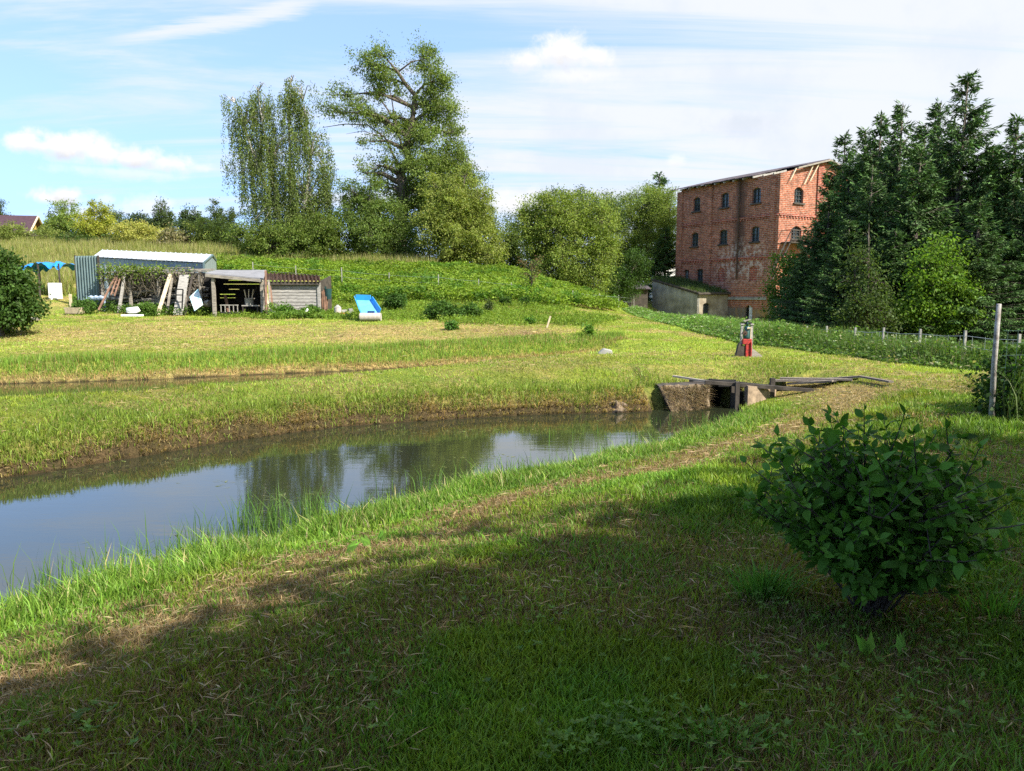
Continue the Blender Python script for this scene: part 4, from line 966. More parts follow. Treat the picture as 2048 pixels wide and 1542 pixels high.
mb = MB(); mb.bar(G_(ridge_t, .4, ridgez+.12), G_(1.6, .35, gtop(1.6)+.1), .2, .12); mb.bar(G_(ridge_t, .4, ridgez+.12), G_(GW2+.4, .35, eave-.1), .22, .12); mb.build('bargeboard', M['oldwood'], groot)
# iron balcony with ladder on the gable
bz = ray_plane(1590, 487, gC, gn)[2]; b0 = (ray_plane(1562, 480, gC, gn)[:2]-gC)@gg; b1 = (ray_plane(1610, 480, gC, gn)[:2]-gC)@gg
mb = MB(); mb.box(G_((b0+b1)/2, .55, bz), (b1-b0, 1.1, .12), (*gg, 0))
for t in np.linspace(b0, b1, 7): mb.bar(G_(t, 1.05, bz), G_(t, 1.05, bz+1.0), .05)
mb.bar(G_(b0, 1.05, bz+1.0), G_(b1, 1.05, bz+1.0), .07); mb.bar(G_(b0, 1.05, bz+.5), G_(b1, 1.05, bz+.5), .05)
mb.bar(G_(b0, 0, bz+1.0), G_(b0, 1.05, bz+1.0), .06); mb.bar(G_(b0, 1.05, bz-.02), G_(b0+.2, 0, bz-1.3), .09)
mb.bar(G_(b1, 1.05, bz-.02), G_(b1, 0, bz-1.3), .09); mb.bar(G_(b0, .6, bz), G_(b0-2.0, .6, bz-3.2), .08); mb.bar(G_(b0, 1.0, bz), G_(b0-2.0, 1.0, bz-3.2), .08); mb.bar(G_(b0, 1.0, bz+.9), G_(b0-2.0, 1.0, bz-2.3), .06)
mb.build('balcony', M['darkwood'], groot)

# low annex with a grass-grown lean-to roof
aS = (ray_plane(1456, 600, gC, fn)[:2]-gC)@ga; aH = F_(aS, 0, 0)[:2]
def solve_px(O, dv, px):
    u = (px-1024)/FPX/cp*1.0; k = (px-1024)/FPX*1.003; t = (k*O[1]-O[0])/(dv[0]-k*dv[1]); return t
tA = solve_px(aH, fn, 1391); aC = aH+fn*tA; tB = solve_px(aC, ga, 1302)
zE = ray_plane(1391, 589, aC, gn)[2]; zR = ray_plane(1302, 562, aC, fn)[2]
aroot = empty('stone_annex', (aC[0], aC[1], G0), 'low grey annex with grass growing on its sloping roof, built against the brick granary', 'outbuilding', rz=math.atan2(ga[1], ga[0]))
def AL(s, d, z): p = aC+ga*s+fn*d; return np.array([p[0], p[1], z])       # grey side wall
def AF(s, d, z): p = aC+gg*s+gn*d; return np.array([p[0], p[1], z])       # front wall towards the lawn
mb = MB(); mb.prism([AL(0, 0, G0), AL(tB, 0, G0), AL(tB, 0, zR), AL(0, 0, zE)], (*(gg*.25), 0)); mb.build('side_wall', M['greywall'], aroot)
q0 = (ray_plane(1405.5, 625, aC, gn)[:2]-aC)@gg; q1 = (ray_plane(1418.5, 625, aC, gn)[:2]-aC)@gg
wop = (q0, q1, ray_plane(1411, 631, aC, gn)[2], ray_plane(1411, 606, aC, gn)[2], .15)
mb = MB(); opening_wall(mb, AF, tA*1.0, lambda s: zE-.02, [wop], G0); mb.build('front_wall', M['plaster'], aroot)
window_in(aroot, AF, wop, nx=3, nz=4)
mb = MB(); mb.prism([AL(-.35, .15, zE+.02), AL(tB+.1, .15, zR+.1), AL(tB+.1, -tA, zR+.1), AL(-.35, -tA, zE+.02)], (0, 0, .14)); mb.build('roof', M['darkwood'], aroot)
n = 5200; s = U(-.3, tB, n); d = -U(-.1, tA-.1, n); zz = zE+.14+(zR-zE)*s/tB
P = np.stack([aC[0]+ga[0]*s+fn[0]*d, aC[1]+ga[1]*s+fn[1]*d, zz], 1); hh = U(.12, .55, n)*(.4+vnoise(P[:, 0], P[:, 1], 1.5, 5))
V, Fc, Cc = blades(P, hh, U(.03, .07, n), np.tile([.07, .11, .03], (n, 1)), lean=.9, seg=False)
o = mesh_np('roof_grass', V, Fc, M['grass'], aroot, Cc); o['kind'] = 'stuff'
# dark timber shed left of the annex, white shed behind the trees
def hut(name, label, px0, px1, ytop, Y, dep, wallm, roofm, zb=None, win=False):
    a = at_y(px0, ytop, Y); b = at_y(px1, ytop, Y); zb = hz((a[0]+b[0])/2, Y)-.1 if zb is None else zb; W = b[0]-a[0]; top = a[2]
    r = empty(name, ((a[0]+b[0])/2, Y+dep/2, zb), label, 'shed')
    m1 = MB(); m1.box(((a[0]+b[0])/2, Y+dep/2, (zb+top)/2-.1), (W, dep, top-zb-.2)); m1.build('wall', wallm, r)
    m2 = MB(); m2.prism([(a[0]-.25, Y-.3, top-.2), (b[0]+.25, Y-.3, top-.2), (b[0]+.25, Y+dep+.2, top+.25), (a[0]-.25, Y+dep+.2, top+.25)], (0, 0, .08)); m2.build('roof', roofm, r)
    m3 = MB(); m3.box(((a[0]*.6+b[0]*.4), Y-.03, zb+(top-zb)*.4), (W*.22, .06, (top-zb)*.62)); m3.build('door', M['darkestwood'], r)
    return r
hut('timber_shed', 'dark low timber shed in the shade left of the grey annex', 1228, 1296, 574, 70, 3, M['darkwood'], M['roofsheet'])
hut('white_shed', 'white shed glimpsed between the trees and the brick granary', 1310, 1352, 524, 88, 4, M['white'], M['roofsheet'], zb=-.7)

# yellow house on the left skyline
def yellow_house():
    Y = 100; A = at_y(46, 466, Y); B = at_y(86, 458, Y+7.5); Ax = at_y(72, 434, Y+3.6)
    g = (B-A)[:2]; w = np.linalg.norm(g); g /= w; l = np.array([-g[1], g[0]]); l = l if l[0] < 0 else -l
    zb = hz(A[0], A[1])-.5; ze = A[2]-.2; zr = Ax[2]; L = 12
    r = empty('yellow_house', (A[0], A[1], zb), 'house with yellow walls and a purple-brown roof behind bushes at the far left', 'house')
    def p(s, d, z): q = A[:2]+g*s+l*d; return np.array([q[0], q[1], z])
    mb = MB(); mb.prism([p(0, 0, zb), p(w, 0, zb), p(w, 0, ze), p(w/2, 0, zr-.15), p(0, 0, ze)], (*(l*L), 0)); mb.build('wall', plain('yellow_render', (.62, .40, .12), .85, .12, 1.5), r)
    mb = MB()
    for s0, s1 in ((-.7, w/2), (w+.7, w/2)):
        k = (zr-ze)/(w/2); mb.prism([p(s0, -.6, ze-.7*k), p(s1, -.6, zr), p(s1, L, zr), p(s0, L, ze-.7*k)], (0, 0, .18))
    mb.build('roof', plain('plum_roof_tiles', (.055, .028, .034), .6, .2, 3), r)
    mb = MB(); mb.box(p(w*.5, -.04, ze+.3), (1.5, .1, 1.3), (*g, 0)); o = mb.build('window', M['glass'], r)
    mb = MB(); mb.bar(p(-.75, -.66, ze-.75*k), p(w/2, -.66, zr+.1), .28, .1); mb.bar(p(w+.75, -.66, ze-.75*k), p(w/2, -.66, zr+.1), .28, .1); mb.build('bargeboard', M['palewood'], r)
yellow_house()

# ------------------------------------------------------------------ sheds on the terrace
def Q(px, py, Y): return at_y(px, py, Y)
def corrugated(mb, p0, p1, z0, z1, period=.18, amp=.025, z0b=None, z1b=None):
    """vertical ribbed sheet from p0 to p1 (xy)"""
    p0 = np.array(p0[:2]); p1 = np.array(p1[:2]); L = np.linalg.norm(p1-p0); n = max(4, int(L/period*4)); d = (p1-p0)/L; nn = np.array([d[1], -d[0]])
    pr = None
    for i in range(n+1):
        t = i/n; o = amp*(1 if (i % 4) < 2 else -1); q = p0+d*L*t+nn*o
        a = (q[0], q[1], z0+((z0b if z0b is not None else z0)-z0)*t); b = (q[0], q[1], z1+((z1b if z1b is not None else z1)-z1)*t)
        if pr: mb.poly([pr[0], a, b, pr[1]])
        pr = (a, b)
M['garagewall'] = plain('blue_grey_sheet', (.26, .32, .34), .55, .12, 2, .3, stretch=(1, 1, .3))
M['garageroof'] = plain('pale_zinc_roof', (.50, .54, .57), .5, .12, 1.6, .25)
M['screenwall'] = plain('teal_grey_sheet', (.13, .19, .20), .55, .15, 2, .3)
def garage():
    e0, e1 = Q(190, 513, 38.0), Q(408, 524, 35.6); r0, r1 = Q(206, 501, 39.6), Q(424, 510, 37.6); bk = Q(432, 521, 39.6)
    zb = hz(e1[0], e1[1])-.3; off = (bk-e1)[:2]
    r = empty('metal_garage', (e1[0], e1[1], zb), 'pale metal garage with a ribbed pitched roof, behind the old sheds', 'garage')
    mb = MB(); corrugated(mb, e0, e1, zb, e0[2]-.06, .3, .02, z1b=e1[2]-.06); b0 = e0[:2]+off
    corrugated(mb, bk[:2], b0, zb, bk[2]-.02, .3, .02, z1b=e0[2])
    mb.poly([(e1[0], e1[1], zb), (bk[0], bk[1], zb), (bk[0], bk[1], bk[2]), (r1[0], r1[1], r1[2]-.05), (e1[0], e1[1], e1[2]-.03)])
    mb.poly([(e0[0], e0[1], zb), (b0[0], b0[1], zb), (b0[0], b0[1], e0[2]), (r0[0], r0[1], r0[2]-.05), (e0[0], e0[1], e0[2]-.03)])
    mb.build('wall', M['garagewall'], r)
    mb = MB(); n = 22; v = (e1-e0)/n
    for i in range(n):
        a, b = e0+v*i, e0+v*(i+1); c, d = r0+(r1-r0)*(i+1)/n, r0+(r1-r0)*i/n; lift = np.array([0, 0, .03])
        mb.poly([a+np.array([0, -.12, -.02]), b+np.array([0, -.12, -.02]), c+lift, d+lift]); mb.bar(a+np.array([0, -.12, 0]), d+lift*1.6, .035, .03)
        e, f = np.array([*(e0+v*i)[:2]+off, e0[2]+(bk[2]-e0[2])*i/n]), np.array([*(e0+v*(i+1))[:2]+off, e0[2]+(bk[2]-e0[2])*(i+1)/n]); mb.poly([d+lift, c+lift, f, e])
    mb.build('roof', M['garageroof'], r)
    mb = MB(); mb.bar((e1[0], e1[1]-.03, zb), (e1[0], e1[1]-.03, e1[2]), .08); mb.bar(e1+np.array([.03, 0, 0]), r1+np.array([.03, 0, 0]), .07); mb.bar(r1+np.array([.03, 0, 0]), bk, .07); mb.build('trim', M['screenwall'], r)
garage()
a, b = Q(150, 512, 35.0), Q(196, 512, 34.6); zb = hz(a[0], a[1])-.1
r = empty('metal_screen', ((a[0]+b[0])/2, 34.8, zb), 'tall ribbed teal-grey metal sheet standing left of the garage', 'metal sheet')
mb = MB(); corrugated(mb, a, b, zb, a[2], .16, .03); mb.build('sheet', M['screenwall'], r)
mb = MB(); mb.bar((a[0], a[1], zb), (a[0], a[1], a[2]+.03), .07); mb.build('post', M['darkwood'], r); mb = MB(); mb.bar((b[0], b[1], zb), (b[0], b[1], b[2]+.03), .07); mb.build('post', M['darkwood'], r)

def woodshed():
    Y = 34.2; L = Q(206, 600, Y); R = Q(408, 600, Y); zb = hz((L[0]+R[0])/2, Y)-.05; zt = Q(300, 541, Y)[2]
    r = empty('woodshed', ((L[0]+R[0])/2, Y, zb), 'tumbledown woodshed stuffed with logs and branches, vine along its roof', 'shed')
    for px in (207, 262, 318, 372, 404):
        p = Q(px, 600, Y); mb = MB(); mb.bar((p[0], Y, zb), (p[0]+U(-.05, .05), Y, zt), .11); mb.build('post', M['oldwood'], r)
    mb = MB(); mb.box(((L[0]+R[0])/2, Y+1.1, (zb+zt)/2), (R[0]-L[0]-.1, .06, zt-zb-.15)); mb.build('back_wall', M['darkestwood'], r)
    mb = MB()
    for i in range(16):
        x0 = L[0]+U(-.5, 2.8); x1 = min(x0+U(1.5, 3.0), R[0]+.3); z = zt+U(-.12, .16); mb.bar((x0, Y+U(-.3, .9), z+U(-.05, .08)), (x1, Y+U(-.3, .9), z+U(-.05, .05)), U(.08, .2), .04)
    mb.build('roof_boards', M['oldwood'], r)
    mb = MB()
    for i in range(330):
        x = U(L[0]+.15, R[0]-.3); z = zb+U(.1, .95)*(zt-zb-.15); y = Y+U(.15, .95); l = U(.3, .9); a = rng.normal(0, .12)
        mb.tube([(x-l/2, y, z-a*l/2), (x+l/2, y+U(-.15, .15), z+a*l/2)], U(.02, .06), 5)
    o = mb.build('stacked_wood', M['oldwood'], r); o['kind'] = 'stuff'
    mb = MB()
    for i in range(110):
        x = U(L[0], R[0]); z0 = zt-U(0, .3); y = Y-U(0, .25); pts = [(x, y, z0)]
        for k in range(4): x += rng.normal(0, .16); z0 -= U(.08, .32); pts.append((x, y+rng.normal(0, .06), max(z0, zb+.2)))
        mb.tube(pts, [.02, .017, .014, .01, .006], 4, cap=False)
    o = mb.build('dead_branches', M['twig'], r); o['kind'] = 'stuff'
    n = 2600; x = U(L[0]-.1, R[0]-.3, n); cl = vnoise(x, x*0, .7, 3); P = np.c_[x, Y+rng.normal(-.05, .25, n), zt+.06+rng.normal(.02, .13, n)*(cl+.4)-U(0, 1, n)**3*.5]
    k = (U(0, 1, n) < sst(-x, -R[0]+.6, -L[0]-1.2)+.2); P = P[k]; n = len(P)
    V, F, C = leafq(P, U(.06, .12, n), U(.05, .09, n), rdir(n, .8, -.2), rdir(n, 1, .5), np.tile([.13, .19, .03], (n, 1)), .25)
    o = mesh_np('vine', V, F, M['leaf'], r, C); o['kind'] = 'stuff'
woodshed()
def stick(name, label, cat, p, q, Y0, Y1, w, th, mat, group=None):
    """board or pole leaning from foot p to head q (picture px), at depths Y0/Y1"""
    a = Q(p[0], p[1], Y0); b = Q(q[0], q[1], Y1); zg = hz(a[0], a[1])
    k = (a-b)/np.linalg.norm(a-b); a = a+k*max(0, (a[2]-zg)); mb = MB(); mb.bar(a, b, w, th, up=(0, -1, .2))
    o = mb.build(name, M[mat]); o.location = (0, 0, 0); tag(o, label, cat, group); return o
stick('plank', 'long pale orange plank leaning on the middle of the woodshed', 'plank', (319, 618), (341, 548), 33.0, 33.9, .16, .04, 'palewood')
stick('board', 'widest grey board leaning on the woodshed, left of the painted panel', 'board', (357, 622), (369, 550), 33.0, 33.85, .42, .04, 'greyplank')
stick('pole', 'thin brown pole leaning just right of the widest grey board', 'pole', (372, 622), (385, 550), 33.0, 33.9, .08, .06, 'darkwood')
stick('plank', 'short reddish plank leaning near the left end of the woodshed', 'plank', (216, 582), (231, 552), 33.7, 34.0, .08, .04, 'redwood')
stick('pole', 'pale upright pole on the left half of the woodshed', 'pole', (243, 590), (250, 545), 33.8, 34.05, .11, .08, 'greyplank')
stick('plank', 'dark narrow plank between the orange plank and the widest board', 'plank', (336, 612), (344, 556), 33.4, 33.9, .1, .04, 'oldwood')
# trestle frame and black iron frame
r = empty('ladder', (*Q(225, 600, 33.3)[:2], hz(*Q(225, 600, 33.3)[:2])), 'small wooden ladder propped at the left end of the woodshed', 'ladder')
mb = MB(); mb.bar(Q(222, 590, 33.2), Q(234, 556, 33.9), .05); mb.bar(Q(229, 592, 33.2), Q(240, 558, 33.9), .05); mb.build('rail', M['redwood'], r)
for t in (.15, .4, .65, .9): mb = MB(); mb.bar(Q(222+12*t, 590-34*t, 33.2+.7*t), Q(229+11*t, 592-34*t, 33.2+.7*t), .035); mb.build('rung', M['redwood'], r)
mb = MB()
for p, q in (((352, 579), (366, 579)), ((352, 579), (352, 604)), ((366, 579), (364, 618)), ((352, 604), (365, 604)), ((352, 590), (366, 590))): mb.bar(Q(*p, 32.9), Q(*q, 32.9), .045)
tag(mb.build('iron_frame', M['black']), 'black iron frame standing against the widest grey board', 'frame')
M['painted'] = plain('flaking_white_teal_paint', (.62, .68, .68), .6, .15, 3.5, col2=(.18, .42, .50))
mb = MB(); mb.prism([Q(379, 594, 33.0), Q(389, 622, 32.7), Q(405, 610, 32.8), Q(396, 578, 33.5)], (.01, .04, 0)); tag(mb.build('painted_panel', M['painted']), 'white and turquoise flaking panel leaning left of the open shed', 'panel')
mb = MB(); mb.tube([Q(412, 608, 33.4), Q(420, 607, 33.3)], .16, 12); tag(mb.build('log_round', M['oldwood']), 'round log end lying beside the left post of the open shed', 'log')

def open_shed():
    Yf, Yb = 32.6, 35.2; r0 = Q(425, 620, Yf); zb = hz(Q(470, 620, 33.5)[0], 33.5)-.05
    r = empty('open_shed', (Q(470, 620, 33.8)[0], 33.8, zb), 'open-fronted dark shed with a grey felt roof in the middle of the row', 'shed')
    f0, f1 = Q(411, 548, Yf), Q(527, 559, Yf-.1); b1, b0 = Q(533, 542, Yb), Q(434, 542, Yb)
    mb = MB(); mb.prism([f0, f1, b1, b0], (0, 0, .05)); mb.build('roof', plain('grey_roofing_felt', (.20, .20, .21), .85, .2, 2), r)
    mb = MB(); mb.bar(f0+np.array([0, -.03, -.06]), f1+np.array([0, -.03, -.06]), .05, .12); mb.build('fascia', M['oldwood'], r)
    for px, py in ((426, 551), (523.5, 561)):
        p = Q(px, py, Yf+.1); mb = MB(); mb.bar((p[0], p[1], zb), (p[0], p[1], p[2]-.06), .13); mb.build('post', M['oldwood'], r)
    xL, xR = Q(428, 600, Yb)[0], Q(531, 600, Yb)[0]; zt = b0[2]-.1; z = zb
    mb = MB()
    gaps = [(.83, .845, .3, .95), (.74, .753, .2, .9), (.62, .632, .30, .5), (.5, .518, .12, .42), (.42, .433, .12, .42)]
    H = zt-zb; zz = [0]+sorted(g for q in gaps for g in q[:2])+[1]
    for a, b in zip(zz[:-1], zz[1:]):
        g = [q for q in gaps if abs(q[0]-a) < 1e-6]
        if g:
            g = g[0]; mb.box((xL+(xR-xL)*g[2]/2, Yb, zb+H*(a+b)/2), ((xR-xL)*g[2], .03, H*(b-a))); mb.box((xL+(xR-xL)*(g[3]+1)/2, Yb, zb+H*(a+b)/2), ((xR-xL)*(1-g[3]), .03, H*(b-a)))
        else: mb.box(((xL+xR)/2, Yb, zb+H*(a+b)/2), (xR-xL, .04, H*(b-a)))
    mb.build('back_wall', M['darkestwood'], r)
    for x, xf in ((xL, f0[0]+.1), (xR, f1[0]+.02)):
        mb = MB(); mb.prism([(xf, Yf+.2, zb), (x, Yb, zb), (x, Yb, zt), (xf, Yf+.2, f0[2]-.2 if x == xL else f1[2]-.1)], (.03, 0, 0)); mb.build('side_wall', M['darkestwood'], r)
open_shed()
def box_thing(name, label, cat, c, size, mat, bev=.01, group=None, ax=(1, 0, 0)):
    mb = MB(); mb.box(c, size, ax); o = mb.build(name, M[mat] if isinstance(mat, str) else mat, bevel=bev); return tag(o, label, cat, group)
def gy(px, Y): x = Q(px, 600, Y)[0]; return x, hz(x, Y)
# bench, drum, stool and chair inside the open shed
x, z = gy(503, 33.2); r = empty('workbench', (x, 33.2, z), 'small grey workbench under the open shed roof, right side', 'table')
mb = MB(); mb.box((x, 33.2, z+.48), (.72, .5, .05)); mb.build('top', M['greyplank'], r)
for dx in (-.32, .32):
    for dy in (-.2, .2): mb = MB(); mb.bar((x+dx, 33.2+dy, z), (x+dx, 33.2+dy, z+.46), .05); mb.build('leg', M['darkwood'], r)
mb = MB(); mb.tube([(x-.1, 33.2, z+.505), (x-.1, 33.2, z+.75), (x-.1, 33.2, z+.76)], [.18, .2, .2], 12); tag(mb.build('grey_tub', M['concrete']), 'grey tub standing on the workbench in the open shed', 'tub')
r = empty('upturned_chair', (x-.05, 33.2, z+.76), 'upturned stool with pale legs on top of the grey tub', 'stool')
mb = MB(); mb.box((x-.08, 33.2, z+.79), (.36, .3, .04)); mb.build('seat', M['oldwood'], r)
for dx, tl in ((-.14, -.08), (.12, .06), (-.02, 0)): mb = MB(); mb.bar((x-.08+dx, 33.15, z+.81), (x-.08+dx+tl, 33.2, z+1.18), .035); mb.build('leg', M['palewood'], r)
x, z = gy(463, 33.1); r = empty('dark_cart', (x, 33.1, z), 'dark low cart with slatted sides parked inside the open shed', 'cart')
mb = MB(); mb.box((x, 33.1, z+.16), (.82, .6, .08)); mb.build('bed', M['black'], r)
for k in range(5): mb = MB(); mb.bar((x-.36+.18*k, 32.8, z+.2), (x-.36+.18*k, 32.8, z+.5), .03); mb.build('side_bar', M['greyplank'], r)
mb = MB(); mb.bar((x-.4, 32.8, z+.5), (x+.4, 32.8, z+.5), .035); mb.build('rail', M['greyplank'], r)
stick('spade', 'orange-handled spade standing inside the open shed', 'spade', (455, 612), (450, 590), 33.3, 33.6, .12, .03, 'redwood')
for i, (p, q, mt, lb_) in enumerate([((533, 612), (531, 541), 'redwood', 'tallest reddish pole leaning on the right corner of the open shed'), ((538, 612), (527, 560), 'palewood', 'pale pole crossing behind the tallest one at the open shed corner'), ((541, 611), (537, 560), 'oldwood', 'grey-brown pole right of the tallest one at the open shed corner'), ((545, 611), (540, 572), 'redwood', 'shortest pole, rightmost of the four at the open shed corner')]):
    stick('pole', lb_, 'pole', p, q, 32.0, 32.35, .07, .06, mt, 'poles leaning at the open shed corner')

def plank_shed():
    Yf, Yb = 32.7, 35.4; a = Q(540, 565, Yf); b = Q(636, 567, Yf+.2); xm = (a[0]+b[0])/2; zb = hz(xm, Yf)-.05
    r = empty('plank_shed', (xm, Yf, zb), 'grey plank shed with a dark pantile roof at the right end of the row', 'shed')
    n = 11; zt = a[2]
    mb = MB()
    for i in range(n):
        z0 = zb+(zt-zb)*i/n; h = (zt-zb)/n
        mb.prism([(a[0], Yf+U(0, .02), z0), (b[0], Yf+.2, z0), (b[0], Yf+.2, z0+h-.018), (a[0], Yf+U(0, .02), z0+h-.018)], (0, .03, 0))
    mb.build('front_wall', M['greyplank'], r)
    mb = MB(); mb.prism([(b[0]-.02, Yf+.24, zb), (b[0]-.02, Yb, zb), (b[0]-.02, Yb, zt+.35), (b[0]-.02, Yf+.24, zt)], (-.04, 0, 0)); mb.build('end_wall', M['darkwood'], r)
    mb = MB(); mb.prism([(a[0]+.02, Yf+.06, zb), (b[0]-.08, Yf+.26, zb), (b[0]-.08, Yf+.26, zt), (a[0]+.02, Yf+.06, zt)], (0, .02, 0)); mb.build('lining', M['darkestwood'], r)
    for x in (b[0]+.03,): mb = MB(); mb.bar((x, Yf+.2, zb), (x, Yf+.2, zt), .12); mb.build('corner_post', M['greyplank'], r)
    mb = MB(); mb.bar((a[0]-.1, Yf-.12, zt-.03), (b[0]+.1, Yf+.08, zt-.03), .06, .14); mb.build('fascia', M['darkwood'], r)
    # pantiles: wavy courses
    nx = 66; rows = 7; V = []; F = []
    f0 = np.array([a[0]-.12, Yf-.2, zt+.02]); f1 = np.array([b[0]+.18, Yf-.0, zt+.0]); k0 = Q(536, 546, Yb)+np.array([-.1, 0, 0]); k1 = Q(634, 551, Yb)+np.array([.1, 0, 0])
    for rr in range(rows):
        for e in (0, 1):
            t = (rr+e*1.08)/rows
            for i in range(nx+1):
                s_ = i/nx; p = (f0*(1-s_)+f1*s_)*(1-t)+(k0*(1-s_)+k1*s_)*t
                V.append(p+np.array([0, 0, .045*math.sin(s_*14*2*math.pi)+(.05 if e == 0 else .0)]))
        k = len(V)-2*(nx+1)
        for i in range(nx): F.append((k+i, k+i+1, k+nx+1+i+1, k+nx+1+i))
        if rr:
            for i in range(nx): F.append((k-nx-1+i, k-nx+i, k+i+1, k+i))
    mb = MB(); mb.v = [tuple(v) for v in V]; mb.f = F; mb.build('roof', plain('mossy_brown_tiles', (.14, .095, .075), .85, .45, 5, bump=.4), r)
plank_shed()
# things right of the sheds
x, z = gy(656, 33.4); mb = MB(); mb.tube([(x, 33.4, z+.75), (x+.02, 33.4, z+1.2)], [.13, .17], 10); mb.bar((x-.12, 33.5, z), (x-.12, 33.5, z+1.3), .06); tag(mb.build('hanging_bucket', plain('dark_teal_plastic', (.02, .06, .06), .4)), 'dark teal bucket hung on a stake at the right end of the plank shed', 'bucket')
mb = MB()
for i in range(9): xx = x-.35+U(0, .3); mb.bar((xx, 33.2+U(0, .3), z), (xx+U(-.1, .15), 33.3, z+U(.5, 1.15)), .06, .04)
tag(mb.build('stake_bundle', M['redwood']), 'bundle of short brown stakes against the end of the plank shed', 'stakes')
x, z = gy(543, 31.6); r = empty('stone_planter', (x, 31.6, z), 'grey fluted planter with ferns in front of the plank shed', 'planter')
mb = MB(); mb.tube([(x, 31.6, z), (x, 31.6, z+.06), (x, 31.6, z+.24), (x, 31.6, z+.29), (x, 31.6, z+.30)], [.13, .14, .18, .20, .15], 16); mb.build('pot', M['concrete'], r)
n = 160; V, F, C = leafq(np.c_[rng.normal(x, .1, n), rng.normal(31.6, .08, n), z+.3+U(0, .3, n)], U(.08, .16, n), U(.03, .06, n), rdir(n, 1, .4), rdir(n), np.tile([.12, .22, .03], (n, 1))); mesh_np('fern', V, F, M['leaf'], r, C)
x, z = gy(612, 31.5); mb = MB(); mb.tube([(x, 31.5, z+.12), (x, 31.5, z+.24), (x+.03, 31.5, z+.34), (x+.06, 31.5, z+.40)], [.08, .11, .07, .02], 9); mb.tube([(x+.04, 31.5, z), (x, 31.5, z+.14)], .03, 6); tag(mb.build('garden_ornament', M['white'], smooth=True), 'small white garden ornament among the weeds before the plank shed', 'ornament')
x, z = gy(675, 32.2); r = empty('milk_churn', (x, 32.2, z), 'pinkish grey barrel right of the sheds with a cone lid', 'barrel')
mb = MB(); mb.tube([(x, 32.2, z), (x, 32.2, z+.03), (x, 32.2, z+.4)], [.12, .15, .15], 12); mb.build('drum', plain('faded_pink_grey', (.50, .42, .38), .7, .1), r); mb = MB(); mb.tube([(x, 32.2, z+.4), (x, 32.2, z+.52)], [.16, .03], 12); mb.build('lid', M['greyplank'], r)
mb = MB()
for i, (px_, s_) in enumerate([(692, .2), (700, .16), (685, .15), (697, .12)]): x, z = gy(px_, 32.6); mb.box((x, 32.6+.1*i, z+.1+.06*i), (s_*1.5, s_, s_), (1, .3*i, .1)); 
tag(mb.build('rubble_stones', M['concrete']), 'small heap of pale stones behind the orange crate', 'stones')
x, z = gy(688, 31.4); r = empty('orange_crate', (x, 31.4, z), 'small orange plastic crate in the weeds left of the blue tray', 'crate')
om = plain('orange_plastic', (.62, .16, .03), .5, .1)
mb = MB(); mb.box((x, 31.4, z+.03), (.28, .2, .03)); mb.build('base', om, r)
for sx, sy, w, d in ((0, -.1, .28, .015), (0, .1, .28, .015), (-.14, 0, .015, .2), (.14, 0, .015, .2)):
    mb = MB(); 
    for k in range(3): mb.box((x+sx, 31.4+sy, z+.06+.055*k), (w, d, .03))
    for k in (-1, 0, 1): mb.box((x+sx+(k*w/2.2 if w > .1 else 0), 31.4+sy+(k*d/2.2 if d > .1 else 0), z+.11), (.02, .02, .17))
    mb.build('side', om, r)
# ribbed pipe section and blue tray
Yp = on_ground(740, 643)[1]; x0, z0 = gy(719, Yp); x1 = Q(762, 630, Yp)[0]; rp = (Q(740, 625, Yp)[2]-Q(740, 642, Yp)[2])/2; zc = Q(740, 634, Yp)[2]
mb = MB(); pts = []; rad = []; n = 66
for i in range(n+1): pts.append((x0+(x1-x0)*i/n, Yp, max(zc, z0+rp))); rad.append(rp*(1 if (i//2) % 2 else .90))
mb.tube(pts, rad, 18); tag(mb.build('ribbed_drum', plain('dusty_ribbed_plastic', (.42, .38, .34), .7, .1)), 'pale ribbed drum lying on its side under the blue tray', 'drum')
bl = plain('blue_plastic', (.03, .26, .60), .4, .12, 4); r = empty('blue_tray', (*Q(738, 625, Yp+.4)[:2], Q(738, 625, Yp+.4)[2]), 'bright blue plastic tray tipped up on the ribbed drum', 'tray')
A0, A1 = Q(722, 627, Yp+.05), Q(758, 627, Yp+.05); B0, B1 = Q(712, 600, Yp+1.0), Q(741, 601, Yp+1.0); up_ = np.array([0, -.10, .20])*.8
mb = MB(); mb.prism([A0, A1, B1, B0], (0, .02, -.03)); mb.build('floor', plain('light_blue_plastic', (.12, .36, .64), .45, .15, 4), r)  # floor coloured a lighter blue than the sides
for p, q, nm in ((A0, B0, 'side'), (A1, B1, 'side'), (B0, B1, 'side')):
    mb = MB(); o_ = np.array([-.06 if p is A0 else .08, 0, 0]) if nm == 'side' and q is not B1 or p is A1 else np.array([0, .05, .05]); mb.prism([p, q, q+up_+o_, p+up_+o_], (.02, .02, 0)); mb.build('side', bl, r)
mb = MB(); mb.bar(A0, A1, .05, .05); mb.box((A0+A1)/2+np.array([.05, -.05, .04]), (.26, .06, .12)); mb.build('lip', plain('dark_blue_plastic', (.01, .05, .16), .5), r)
